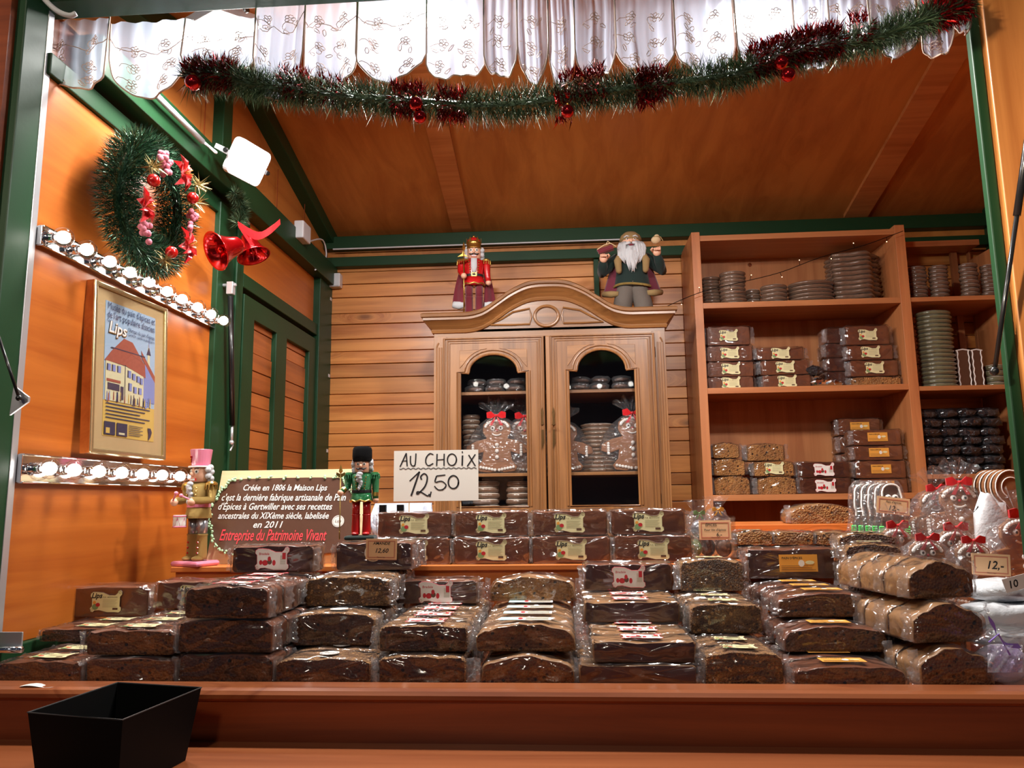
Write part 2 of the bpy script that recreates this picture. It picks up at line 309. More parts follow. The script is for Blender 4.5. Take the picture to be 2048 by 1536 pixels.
# ------------------------------------------------------------------ mesh builder
class MB:
    def __init__(s): s.v = []; s.f = []; s.m = []; s.cur = 0
    def add(s, vs, fs, mat=None):
        k = len(s.v); s.v += [tuple(v) for v in vs]; s.f += [tuple(i + k for i in f) for f in fs]
        s.m += [s.cur if mat is None else mat] * len(fs); return s
    def box(s, x0, x1, y0, y1, z0, z1, T=None, mat=None):
        vs = [Vector((x, y, z)) for x in (x0, x1) for y in (y0, y1) for z in (z0, z1)]
        if T: vs = [T @ v for v in vs]
        return s.add(vs, [(0, 1, 3, 2), (4, 6, 7, 5), (0, 4, 5, 1), (2, 3, 7, 6), (0, 2, 6, 4), (1, 5, 7, 3)], mat)
    def bar(s, a, b, w, h, up=(0, 0, 1), mat=None):
        a = Vector(a); b = Vector(b); d = b - a; ln = d.length; d.normalize(); up = Vector(up)
        x = d.cross(up); x.normalize(); z = x.cross(d)
        T = Matrix.Translation(a) @ Matrix((x, d, z)).transposed().to_4x4()
        return s.box(-w / 2, w / 2, 0, ln, -h / 2, h / 2, T, mat)
    def tube(s, pts, r, n=6, closed=False, mat=None, cap=True):
        pts = [Vector(p) for p in pts]; N = len(pts); rs = r if isinstance(r, (list, tuple)) else [r] * N
        vs = []; prev = None
        for i, p in enumerate(pts):
            if closed: d = pts[(i + 1) % N] - pts[i - 1]
            else: d = pts[min(i + 1, N - 1)] - pts[max(i - 1, 0)]
            if d.length < 1e-9: d = Vector((0, 0, 1))
            d.normalize()
            if prev is None: a = d.orthogonal().normalized()
            else: a = (prev - d * prev.dot(d)); a = a.normalized() if a.length > 1e-6 else d.orthogonal().normalized()
            prev = a; b = d.cross(a)
            for k in range(n):
                t = 2 * PI * k / n; vs.append(p + (a * math.cos(t) + b * math.sin(t)) * rs[i])
        fs = []
        for i in range(N if closed else N - 1):
            j = (i + 1) % N
            for k in range(n): fs.append((i * n + k, i * n + (k + 1) % n, j * n + (k + 1) % n, j * n + k))
        if cap and not closed: fs += [tuple(range(n))[::-1], tuple(range((N - 1) * n, N * n))]
        return s.add(vs, fs, mat)
    def lathe(s, prof, n=16, T=None, mat=None):
        vs = []; fs = []
        for (r, z) in prof:
            for k in range(n):
                a = 2 * PI * k / n; vs.append(Vector((r * math.cos(a), r * math.sin(a), z)))
        for i in range(len(prof) - 1):
            for k in range(n): fs.append((i * n + k, i * n + (k + 1) % n, (i + 1) * n + (k + 1) % n, (i + 1) * n + k))
        if prof[0][0] > 1e-4: fs.append(tuple(range(n))[::-1])
        if prof[-1][0] > 1e-4: fs.append(tuple(range((len(prof) - 1) * n, len(prof) * n)))
        if T: vs = [T @ v for v in vs]
        return s.add(vs, fs, mat)
    def ball(s, c, r, n=10, m=7, T=None, mat=None):
        rr = r if isinstance(r, (tuple, list)) else (r, r, r)
        prof = [(max(1e-5, math.sin(PI * i / m)), -math.cos(PI * i / m)) for i in range(m + 1)]
        TT = Matrix.Translation(Vector(c)) @ Matrix.Diagonal((rr[0], rr[1], rr[2], 1))
        return s.lathe(prof, n, (T @ TT) if T else TT, mat)
    def prism(s, loops, t, T=None, mat=None, side=None):
        """extrude a 2D polygon (with holes) lying in local XZ, from y=0 to y=t"""
        if not isinstance(loops[0][0], (tuple, list, Vector)): loops = [loops]
        tri = tessellate_polygon([[Vector((p[0], p[1], 0)) for p in lp] for lp in loops])
        flat = [p for lp in loops for p in lp]; N = len(flat)
        vs = [Vector((p[0], 0, p[1])) for p in flat] + [Vector((p[0], t, p[1])) for p in flat]
        fs = []
        for a, b, c in tri:
            pa, pb, pc = flat[a], flat[b], flat[c]
            cr_ = (pb[0] - pa[0]) * (pc[1] - pa[1]) - (pb[1] - pa[1]) * (pc[0] - pa[0])
            if cr_ < 0: b, c = c, b
            fs.append((a, b, c)); fs.append((a + N, c + N, b + N))
        nf = len(fs); k = 0; sf = []
        for lp in loops:
            n = len(lp)
            ar = sum(lp[i][0] * lp[(i + 1) % n][1] - lp[(i + 1) % n][0] * lp[i][1] for i in range(n))
            hole = lp is not loops[0]
            for i in range(n):
                a, b = k + i, k + (i + 1) % n
                q = (a, a + N, b + N, b) if (ar > 0) != hole else (b, b + N, a + N, a)
                sf.append(q)
            k += n
        if T: vs = [T @ v for v in vs]
        s.add(vs, fs, mat); k0 = len(s.v) - len(vs)
        s.f += [tuple(i + k0 for i in f) for f in sf]; s.m += [(side if side is not None else (s.cur if mat is None else mat))] * len(sf)
        return s
    def grid(s, fn, nu, nv, mat=None):
        vs = [fn(i / nu, j / nv) for j in range(nv + 1) for i in range(nu + 1)]
        fs = [(j * (nu + 1) + i, j * (nu + 1) + i + 1, (j + 1) * (nu + 1) + i + 1, (j + 1) * (nu + 1) + i) for j in range(nv) for i in range(nu)]
        return s.add(vs, fs, mat)
    def mesh(s, name, mats, smooth=False, fix=True):
        me = bpy.data.meshes.new(name); me.from_pydata(s.v, [], s.f)
        for q in (mats if isinstance(mats, (list, tuple)) else [mats]): me.materials.append(q)
        me.polygons.foreach_set('material_index', s.m)
        if smooth: me.polygons.foreach_set('use_smooth', [True] * len(s.f))
        me.update()
        if fix:
            bm = bmesh.new(); bm.from_mesh(me); bmesh.ops.recalc_face_normals(bm, faces=bm.faces); bm.to_mesh(me); bm.free()
        return me
def link(name, me, parent=None, loc=None, rot=None, scale=None):
    o = bpy.data.objects.new(name, me); COL.objects.link(o)
    if parent: o.parent = parent
    if loc is not None: o.location = loc
    if rot is not None: o.rotation_euler = rot
    if scale is not None: o.scale = scale if isinstance(scale, (tuple, list)) else (scale,) * 3
    return o
def obj(name, mb, mats, parent=None, smooth=False, bevel=0, **kw):
    o = link(name, mb.mesh(name, mats, smooth), parent, **kw)
    if smooth == 'angle': pass
    if bevel:
        b = o.modifiers.new('bevel', 'BEVEL'); b.width = bevel; b.segments = 2; b.limit_method = 'ANGLE'; b.angle_limit = .6
    return o
def autosmooth(o, ang=.6):
    me = o.data; bm = bmesh.new(); bm.from_mesh(me)
    bmesh.ops.remove_doubles(bm, verts=bm.verts, dist=1e-5)
    for f in bm.faces: f.smooth = True
    for e in bm.edges:
        if len(e.link_faces) == 2: e.smooth = e.calc_face_angle(0) < ang
    bm.to_mesh(me); bm.free(); return o
def tag(o, label, cat, group=None, kind=None):
    if label: o['label'] = label
    if cat: o['category'] = cat
    if group: o['group'] = group
    if kind: o['kind'] = kind
    return o
def thing(name, label, cat, loc=(0, 0, 0), rot=(0, 0, 0), group=None):
    o = link(name, None, None, loc, rot); o.empty_display_size = .05
    return tag(o, label, cat, group)
def struct(name, mb, mats, **kw):
    o = obj(name, mb, mats, **kw); o['kind'] = 'structure'; return o
def sempty(name, loc=(0, 0, 0)):
    o = link(name, None, None, loc); o['kind'] = 'structure'; return o
def dup(root, loc, rot=None, label=None, group=None, scale=None):
    r = root.copy(); COL.objects.link(r); r.location = loc
    if rot is not None: r.rotation_euler = rot
    if scale is not None: r.scale = (scale,) * 3
    if label: r['label'] = label
    if group: r['group'] = group
    for ch in list(root.children):
        c = ch.copy(); COL.objects.link(c); c.parent = r
        for g in list(ch.children):
            d = g.copy(); COL.objects.link(d); d.parent = c
    return r
_tc = {}
def textmesh(s, size=1.0, shear=0.0, bold=0.0, align='CENTER', depth=0.0):
    """text as a flat mesh in local XZ, facing -Y"""
    key = (s, size, shear, bold, align, depth)
    if key in _tc: return _tc[key]
    cu = bpy.data.curves.new('text', 'FONT'); cu.body = s; cu.size = size; cu.shear = shear; cu.offset = bold * size
    cu.align_x = align; cu.resolution_u = 2; cu.extrude = depth; cu.fill_mode = 'BOTH' if depth else 'FRONT'
    o = bpy.data.objects.new('text', cu); COL.objects.link(o)
    me = bpy.data.meshes.new_from_object(o.evaluated_get(bpy.context.evaluated_depsgraph_get()))
    COL.objects.unlink(o); bpy.data.objects.remove(o)
    me.transform(Matrix.Rotation(PI / 2, 4, 'X'))
    vs = [v.co.copy() for v in me.vertices]; fs = [tuple(p.vertices) for p in me.polygons]
    _tc[key] = (vs, fs); return vs, fs
def addtext(mb, s, x, z, size, y=-.0006, mat=None, T=None, **kw):
    vs, fs = textmesh(s, size, **kw)
    vs = [Vector((v.x + x, y, v.z + z)) for v in vs]
    if T: vs = [T @ v for v in vs]
    mb.add(vs, fs, mat)
def stroke(mb, pts, wd, y=-.0006, mat=None, T=None):
    """flat pen stroke in local XZ"""
    P = [Vector((p[0], 0, p[1])) for p in pts]; vs = []; n = len(P)
    for i, p in enumerate(P):
        d = P[min(i + 1, n - 1)] - P[max(i - 1, 0)]
        if d.length < 1e-9: d = Vector((1, 0, 0))
        d.normalize(); q = Vector((-d.z, 0, d.x)) * wd / 2
        vs += [p + q + Vector((0, y, 0)), p - q + Vector((0, y, 0))]
    if T: vs = [T @ v for v in vs]
    mb.add(vs, [(2 * i, 2 * i + 1, 2 * i + 3, 2 * i + 2) for i in range(n - 1)], mat)
def arc(cx, cz, rx, rz, a0, a1, n=12):
    return [(cx + rx * math.cos(math.radians(a0 + (a1 - a0) * i / n)), cz + rz * math.sin(math.radians(a0 + (a1 - a0) * i / n))) for i in range(n + 1)]
def smoothpath(pts, k=6):
    P = [Vector(p) for p in pts]; out = []
    for i in range(len(P) - 1):
        a, b, c, d = P[max(i - 1, 0)], P[i], P[i + 1], P[min(i + 2, len(P) - 1)]
        for j in range(k):
            t = j / k
            out.append(.5 * ((2 * b) + (c - a) * t + (2 * a - 5 * b + 4 * c - d) * t * t + (3 * b - 3 * c + d - a) * t ** 3))
    out.append(P[-1]); return out

# ================================================================== STRUCTURE
XL, YB, YF, XR = -1.22, 3.75, 1.61, 2.16
b = MB().box(-6, 6, -5, 6, -.05, 0); struct('floor', b, plain('paving', srgb(70, 68, 66), .8, noise=.3, bscale=6))
b = MB().box(XL - .1, XR + .1, 1.75, YB, .18, .22); struct('floor_inside', b, M['counter_dark']).name = 'floor'
ES = Matrix.Translation(CO) @ Matrix.Scale(1.17, 4) @ Matrix.Translation(-CO)   # the hut around the counter is this much larger
_seen = set(o.name for o in bpy.data.objects)
def enc_done():
    for o in list(bpy.data.objects):
        if o.name not in _seen and o.parent is None: o.matrix_basis = ES @ o.matrix_basis
    enc_start()
def enc_start():
    _seen.clear(); _seen.update(o.name for o in bpy.data.objects)
# left wall: large ply panels on a backing
wl = sempty('wall_left')
obj('backing', MB().box(XL - .06, XL - .02, 1.5, YB + .05, 0, 3.0), M['counter_dark'], wl)
obj('panel', MB().box(XL - .02, XL, 1.6, 2.50, 1.30, 2.62), M['ply'], wl, bevel=.002)
obj('panel', MB().box(XL - .02, XL - .004, 2.74, 3.62, 2.46, 2.72), M['ply'], wl, bevel=.002)
obj('panel', MB().box(XL - .02, XL - .004, 1.6, 2.74, 0, 1.27), M['counter_dark'], wl)
obj('gable_panel', MB().prism([(1.5, 2.80), (YB, 2.80), (YB, 2.96), (2.68, 3.24), (1.5, 2.94)], .02, Matrix.Translation((XL - .01, 0, 0)) @ Matrix.Rotation(PI / 2, 4, 'Z')), M['roof'], wl)
for y in (2.02, 2.36, 3.02, 3.36):
    obj('joint', MB().box(XL + .008, XL + .0105, y, y + .004, 2.80, 3.02), M['counter_dark'], wl)
# green steel members on the left side: each one a separate structure piece
def steel(x0, x1, y0, y1, z0, z1, name='trim_frame'):
    return struct(name, MB().box(x0, x1, y0, y1, z0, z1), M['green'], bevel=.003)
steel(XL - .02, XL + .012, 1.6, 2.76, 2.62, 2.675)                # rail over the big panel
steel(XL - .02, XL + .02, 2.49, 2.70, 1.0, 2.66)                  # mid post
steel(XL + .02, XL + .03, 2.62, 2.645, 1.0, 2.62)
steel(XL - .03, XL + .055, 1.72, YB, 2.695, 2.80)                 # wall plate
steel(XL - .02, XL + .02, 2.70, 3.70, 2.405, 2.46)                # transom, upper
steel(XL - .02, XL + .014, 1.6, 2.50, 1.255, 1.30)                # sill rail
steel(XL - .05, XL + .03, 3.56, YB + .02, 1.0, 2.72)              # corner post
steel(XL - .03, XL + .03, 2.46, 2.53, 2.80, 3.2)                 # king post
for a, c in (((XL, YB, 2.94), (XL, 2.68, 3.20)), ((XL, 1.5, 2.90), (XL, 2.68, 3.20))):
    struct('trim_rafter', MB().bar(a, c, .10, .07), M['green'], bevel=.003)
# side door: green frame with horizontally planked infill
dr = sempty('door_1')
obj('door_frame', MB().prism([[(2.72, 1.0), (3.56, 1.0), (3.56, 2.385), (2.72, 2.385)], [(2.82, 1.05), (2.82, 2.305), (3.05, 2.305), (3.05, 1.05)][::1], [(3.17, 1.05), (3.17, 2.305), (3.46, 2.305), (3.46, 1.05)]], .035,
    Matrix.Translation((XL + .018, 0, 0)) @ Matrix.Rotation(PI / 2, 4, 'Z')), M['green'], dr, bevel=.003)
pk = None
for c in range(2):
    y0, y1 = ((2.82, 3.05), (3.17, 3.46))[c]
    z = 1.06; k = 0
    while z < 2.30:
        h = (.055, .085, .07, .095)[(k + c) % 4]
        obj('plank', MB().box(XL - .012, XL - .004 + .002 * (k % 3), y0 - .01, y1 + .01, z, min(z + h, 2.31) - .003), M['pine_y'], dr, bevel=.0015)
        z += h; k += 1
# back wall, planked
wb = sempty('wall_back')
obj('backing', MB().box(XL - .05, XR + .06, YB + .02, YB + .05, 0, 3.1), M['counter_dark'], wb)
z = 1.1; k = 0
while z < 2.84:
    h = (.064, .078, .058, .084, .07, .066)[k % 6]
    for (x0, x1) in ((XL, XR),):
        obj('plank', MB().box(x0, x1, YB - .002 * (k % 3), YB + .02, z, z + h - .0035), M['pine'], wb, bevel=.002)
    z += h; k += 1
def bz(px, py): return onY(px, py, YB - .05).z
zt0, zt1 = bz(1000, 487), bz(1000, 466); zb0, zb1 = bz(1000, 522), bz(1000, 503)
obj('plank', MB().box(XL, XR, YB - .002, YB + .02, z, zt0 + .02), M['roof'], wb)
struct('trim_frame', MB().box(XL, XR, YB - .06, YB, zt0, zt1 + .01), M['green'], bevel=.003)
struct('trim_frame', MB().box(XL, XR, YB - .05, YB, zb0, zb1), M['green'], bevel=.003)
struct('trim_cable', MB().tube([(XL + .05, YB - .07, zt0 - .006), (.3, YB - .07, zt0 - .008)], .004), M['whiteplastic'])
gx = onY(1193, 550, YB - .03).x
struct('trim_frame', MB().box(gx - .013, gx + .013, YB - .03, YB - .004, 2.0, zb0), M['green'], bevel=.002)
# right wall
wr = sempty('wall_right')
obj('panel', MB().box(XR, XR + .03, 1.7, YB, 0, 3.1), M['ply'], wr)
steel(XR - .08, XR + .02, YB - .12, YB, 1.0, 3.0)
steel(XR - .05, XR + .02, 1.9, YB, 2.78, 2.90)
# roof
def zr(y): return 2.985 + .24 * (YB - y) if y > 2.68 else 3.242 - .26 * (2.68 - y)
rf = sempty('ceiling')
xb = [onY(903, 470, YB - .05).x, onY(941, 470, YB - .05).x, onY(1694, 440, YB - .05).x, onY(1742, 440, YB - .05).x]
edges = [XL - .2, (xb[0] + xb[1]) / 2, (xb[2] + xb[3]) / 2, XR + .3]
for i in range(3):
    for (ya, yb_) in ((YB + .2, 2.68), (2.68, 1.42)):
        x0, x1 = edges[i] + .002, edges[i + 1] - .002
        b = MB(); b.add([(x0, ya, zr(ya)), (x1, ya, zr(ya)), (x1, yb_, zr(yb_)), (x0, yb_, zr(yb_)), (x0, ya, zr(ya) + .02), (x1, ya, zr(ya) + .02), (x1, yb_, zr(yb_) + .02), (x0, yb_, zr(yb_) + .02)],
            [(0, 1, 2, 3), (7, 6, 5, 4), (0, 4, 5, 1), (2, 6, 7, 3), (1, 5, 6, 2), (0, 3, 7, 4)])
        obj('panel', b, M['roof'], rf)
for i in (0, 2):
    x0, x1 = xb[i], xb[i + 1]
    b = MB(); t_ = -.018
    for (ya, yb_) in ((YB - .01, 2.68), (2.68, 1.6)):
        b.add([(x0, ya, zr(ya) + t_), (x1, ya, zr(ya) + t_), (x1, yb_, zr(yb_) + t_), (x0, yb_, zr(yb_) + t_), (x0, ya, zr(ya)), (x1, ya, zr(ya)), (x1, yb_, zr(yb_)), (x0, yb_, zr(yb_))],
            [(0, 1, 2, 3), (0, 4, 5, 1), (1, 5, 6, 2), (0, 3, 7, 4), (2, 6, 7, 3)])
    obj('batten', b, M['batten'], rf)
# front frame
hz = onY(230, 17, 1.60).z
steel(XL - .2, 1.6, 1.56, 1.63, hz, hz + .16)
struct('trim_front_gable', MB().box(XL - .2, XR, 1.58, 1.6, hz + .1, 3.3), M['counter_dark'])
x0, x1, x2 = onY(28, 150, 1.56).x, onY(62, 200, 1.56).x, onY(84, 200, 1.60).x
steel(x0, x1, 1.52, 1.60, 0, hz + .02)
steel(x1 - .002, x2, 1.575, 1.61, 0, hz + .02)
struct('trim_edge_strip', MB().box(XL - .016, XL + .003, 1.592, 1.612, 1.05, hz), M['alu'], bevel=.001)
struct('wall_flap_left', MB().box(x0 - .5, x0 - .003, 1.50, 1.54, 0, 3.2), M['flap'])
xa = onY(1930, 0, 1.70).x
xb_ = onY(1951, 0, 1.70).x
steel(xa, xb_, 1.695, 1.715, 0, 2.95)
struct('wall_flap_right', MB().box(xb_ + .003, xb_ + .6, 1.680, 1.72, 0, 3.2), M['flap'], bevel=.002)
enc_done()
# counter: display table, front rail with rounded nosing, dark board, lower ledge
struct('counter_table', MB().box(-1.6, 1.8, 1.66, 2.75, 1.165, 1.195), M['counter']).name = 'trim_counter'
RZ = 1.212
prof = [(1.70, RZ - .03), (1.70, RZ), (1.648, RZ), (1.634, RZ - .003), (1.627, RZ - .010), (1.627, RZ - .018), (1.634, RZ - .024), (1.70, RZ - .03)]
T = Matrix.Translation((-1.7, 0, 0)) @ Matrix.Rotation(PI / 2, 4, 'Z')
struct('trim_rail', MB().prism(prof[:-1][::-1], -3.6, T), M['counter'])
struct('trim_front_board', MB().box(-1.7, 1.9, 1.638, 1.66, 1.0, RZ - .022), M['counter_dark'], bevel=.002)
lz = onY(1024, 1489, 1.638).z
struct('trim_ledge', MB().box(-1.7, 1.9, 1.22, 1.66, lz - .03, lz), M['counter'], bevel=.003)
struct('wall_front', MB().box(-1.7, 1.9, 1.60, 1.64, 0, lz - .03), M['flap'])
# display steps behind the table
s1z = onZ and onY(860, 1131, 2.37).z; s1x = onY(341, 1137, 2.37).x
s1 = struct('trim_step', MB().box(s1x, .515, 2.37, 2.95, s1z - .016, s1z), M['step'], bevel=.002)
obj('riser', MB().box(s1x + .01, .505, 2.385, 2.40, 1.195, s1z - .016), M['step'], s1)
s3 = struct('trim_step', MB().box(.517, 1.75, 2.49, 2.95, s1z - .016, s1z), M['step'], bevel=.002)
obj('riser', MB().box(.52, 1.74, 2.505, 2.52, 1.195, s1z - .016), M['step'], s3)
s2z = onY(1530, 1049, 2.80).z
s2 = struct('trim_step', MB().box(onY(1462, 1049, 2.80).x, 1.75, 2.80, 3.15, s2z - .026, s2z), M['step'], bevel=.003)
obj('riser', MB().box(onY(1462, 1049, 2.80).x + .01, 1.74, 2.82, 2.84, s1z, s2z - .026), M['step'], s2)

# ================================================================== LABELS (flat print)
LM = {}
def labelmesh(kind):
    """paper label in local XZ, facing -Y, width 1"""
    if kind in LM: return LM[kind]
    b = MB()
    if kind in ('scroll', 'santa'):
        out = [(.03, .02), (.10, .0), (.16, .05), (.30, .06), (.55, .0), (.80, .0), (.92, -.01), (.99, .05), (.985, .14), (.94, .17), (.94, .45), (1.0, .52), (1.0, .60), (.95, .65), (.88, .63), (.85, .56), (.78, .50), (.60, .50), (.40, .58), (.20, .60), (.08, .60), (.01, .55), (.0, .47), (.05, .42), (.06, .18), (.0, .12)]
        b.prism([(x, z) for x, z in out], .004, mat=0)
        b.tube([(x, -.001, z) for x, z in out], .006, n=4, closed=True, mat=1)
        b.tube([(x, -.002, z) for x, z in arc(.93, .58, .035, .035, 0, 330, 8)], .004, n=4, mat=1)
        b.tube([(x, -.002, z) for x, z in arc(.06, .07, .035, .035, 0, 330, 8)], .004, n=4, mat=1)
        if kind == 'scroll':
            addtext(b, 'Lips', .20, .42, .21, y=-.004, mat=2, shear=.25, bold=.03)
            for k in range(3): addtext(b, ('PUR', 'MIEL', 'TENDRE')[k], .45 + .15 * k, .42, .06, y=-.004, mat=3, bold=.01)
            for k in range(8): b.box(.40, .86 - .03 * (k % 3), -.004, -.003, .37 - .032 * k, .376 - .032 * k, mat=3)
            b.box(.72, .88, -.005, -.003, .07, .13, mat=1)
            b.prism(arc(.17, .16, .10, .09, 0, 360, 12)[:-1], .002, Matrix.Translation((0, -.005, 0)), mat=4)
            b.prism(arc(.25, .22, .07, .06, 0, 360, 10)[:-1], .002, Matrix.Translation((0, -.006, 0)), mat=5)
            b.prism(arc(.14, .29, .05, .05, 0, 360, 10)[:-1], .002, Matrix.Translation((0, -.006, 0)), mat=6)
            LM[kind] = b.mesh('label_scroll', [M['cream'], M['inkbrown'], M['ink'], M['inkgrey'], M['inkgreen'], M['inkred'], M['orangelabel']])
        else:
            addtext(b, 'Bredele', .26, .42, .10, y=-.004, mat=5, shear=.1, bold=.01)
            for k in range(3): b.prism(arc(.30 + .13 * k, .20 + .03 * (k % 2), .09 - .02 * k, .08, 0, 360, 12)[:-1], .002, Matrix.Translation((0, -.005 - .001 * k, 0)), mat=(5, 4, 5)[k])
            for k in range(2): b.prism(arc(.42 - .25 * k, .31 - .1 * k, .05, .07, 0, 360, 10)[:-1], .002, Matrix.Translation((0, -.008, 0)), mat=(5, 1)[k])
            for k in range(10): b.box(.74, .90, -.005, -.003, .16 + .026 * k, .168 + .026 * k, mat=3)
            b.box(.80, .90, -.006, -.003, .30, .48, mat=1)
            LM[kind] = b.mesh('label_santa', [M['labelwhite'], M['inkred'], M['ink'], M['inkgrey'], M['inkbrown'], M['inkred'], M['orangelabel']])
    elif kind == 'orange':
        b.box(0, 1, 0, .004, 0, .45, mat=0)
        addtext(b, "PAIN D'ÉPICES", .34, .33, .085, y=-.004, mat=1, bold=.02)
        for k in range(3): b.box(.05, .95 - .1 * k, -.004, -.002, .05 + .05 * k, .06 + .05 * k, mat=2)
        b.prism(arc(.58, .22, .08, .09, 0, 360, 12)[:-1], .002, Matrix.Translation((0, -.005, 0)), mat=3)
        b.prism(arc(.80, .24, .12, .05, 0, 360, 12)[:-1], .002, Matrix.Translation((0, -.005, 0)), mat=4)
        LM[kind] = b.mesh('label_orange', [M['orangelabel'], M['ink'], M['inkbrown'], M['labelwhite'], M['cream']])
    elif kind == 'round':
        b.prism(arc(.5, .5, .5, .5, 0, 360, 24)[:-1], .01, mat=0)
        b.tube([(x, -.002, z) for x, z in arc(.5, .5, .42, .42, 0, 360, 20)[:-1]], .012, n=4, closed=True, mat=1)
        addtext(b, 'Lips', .5, .38, .34, y=-.006, mat=1, shear=.25)
        LM[kind] = b.mesh('label_round', [M['labelwhite'], M['inkbrown']])
    elif kind == 'blue':
        b.box(0, 1, 0, .004, 0, .34, mat=0)
        b.prism([(0, 0), (.35, 0), (.42, .17), (.35, .34), (0, .34)], .002, Matrix.Translation((0, -.003, 0)), mat=3)
        for k in range(5): b.box(.50, .95, -.005, -.002, .05 + .05 * k, .058 + .05 * k, mat=1)
        b.prism(arc(.40, .17, .05, .1, 0, 360, 10)[:-1], .002, Matrix.Translation((0, -.006, 0)), mat=2)
        LM[kind] = b.mesh('label_blue', [M['labelwhite'], M['inkgrey'], M['inkred'], M['bluelabel']])
    return LM[kind]

# ================================================================== LOAVES
def profile(w, h, r, arch, rnd):
    """cross-section of a loaf in XZ, bottom centre at the origin"""
    pts = []
    rb = min(.007, h * .15)
    pts += arc(w / 2 - rb, rb, rb, rb, -90, 0, 2)
    pts += arc(w / 2 - r * 1.25, h - r - arch, r * 1.25, r, 0, 90, 5)
    for k in range(1, 7):
        t = k / 7; pts.append((w / 2 - r * 1.25 - t * (w - 2.5 * r), h - arch + arch * math.sin(PI * t) ** .8))
    pts += arc(-w / 2 + r * 1.25, h - r - arch, r * 1.25, r, 90, 180, 5)
    pts += arc(-w / 2 + rb, rb, rb, rb, 180, 270, 2)
    return [(x + rnd.uniform(-.0018, .0018), max(0, z + (rnd.uniform(-.0024, .0024) if z > .01 else 0))) for x, z in pts]
def loafmesh(w, h, d, arch=0.0, r=.012, seed=0, mats=None, capslot=0, bump=.0012):
    rnd = random.Random(seed)
    P = profile(w, h, min(r, h * .4), arch, rnd); n = len(P); b = MB()
    ys = [(0, .975), (.0035, 1.0), (d * .35, 1.0), (d * .68, 1.0), (d - .0035, 1.0), (d, .975)]
    vs = []
    for y, s_ in ys:
        for (x, z) in P:
            q = bump
            vs.append(Vector((x * s_ + rnd.uniform(-q, q), y, (z - h / 2) * s_ + h / 2 + (rnd.uniform(-q, q) if z > .01 else 0))))
    c0 = len(vs); vs += [Vector((0, -.0008, h / 2)), Vector((0, d + .0008, h / 2))]
    fs = []; ms = []
    for i in range(len(ys) - 1):
        for k in range(n):
            fs.append((i * n + k, i * n + (k + 1) % n, (i + 1) * n + (k + 1) % n, (i + 1) * n + k)); ms.append(1)
    for k in range(n):
        fs.append((c0, (k + 1) % n, k)); ms.append(capslot)
        o_ = (len(ys) - 1) * n; fs.append((c0 + 1, o_ + k, o_ + (k + 1) % n)); ms.append(capslot)
    b.add(vs, fs); b.m = ms
    me = b.mesh('loaf', mats); me.polygons.foreach_set('use_smooth', [m_ == 1 for m_ in ms]); me.update()
    return me
def filmmesh(w, h, d, arch=0.0, r=.012, seed=0, flap=.019):
    """crinkled cellophane sleeve with a gathered fin at each end"""
    rnd = random.Random(seed + 99); e = .0028
    P = profile(w + 2 * e, h + 2 * e, min(r + e, h * .42), arch, rnd); n = len(P); b = MB()
    vs = []; NY = 7
    for i in range(NY + 1):
        y = -e + (d + 2 * e) * i / NY
        for k, (x, z) in enumerate(P):
            q = .0030
            vs.append(Vector((x + rnd.uniform(-q * .2, q) * (1 if x > 0 else -1), y, max(.0004, z - e * .8 + (rnd.uniform(-q * .2, q) if z > h * .5 else 0)))))
    fs = [(i * n + k, i * n + (k + 1) % n, (i + 1) * n + (k + 1) % n, (i + 1) * n + k) for i in range(NY) for k in range(n)]
    # front and back sheets follow the outline in rings, slightly rumpled
    for (base, y0) in ((0, -e), (NY * n, d + e)):
        sg = -1 if y0 < 0 else 1; prev = [base + k for k in range(n)]
        for s_ in (.72, .4):
            k0 = len(vs)
            for (x, z) in P: vs.append(Vector((x * s_, y0 + sg * rnd.uniform(0, .0026), (z - h / 2) * s_ + h / 2)))
            cur = [k0 + k for k in range(n)]
            for k in range(n): fs.append((prev[k], cur[k], cur[(k + 1) % n], prev[(k + 1) % n]))
            prev = cur
        vs.append(Vector((0, y0 + sg * .001, h / 2)))
        for k in range(n): fs.append((prev[k], len(vs) - 1, prev[(k + 1) % n]))
    b.add(vs, fs, 0)
    if flap:
        for sx in (-1, 1):
            nu, nv = 9, 3; z0 = .004; z1 = h * .96; y_ = d * .35 + rnd.uniform(-.25, .25) * d
            gv = {}
            def fn(u, v):
                x = sx * (w / 2 + e * .6 + v * flap * rnd.uniform(.75, 1.15))
                return Vector((x, -.001 + (y_ + .004) * v * .3 + rnd.uniform(-.004, .004) * (.3 + v), z0 + (z1 - z0) * u + rnd.uniform(-.002, .002)))
            b.grid(fn, nu, nv, 1)
    me = b.mesh('wrapper', [M['film'], M['film_seam']], smooth=True, fix=False)
    return me
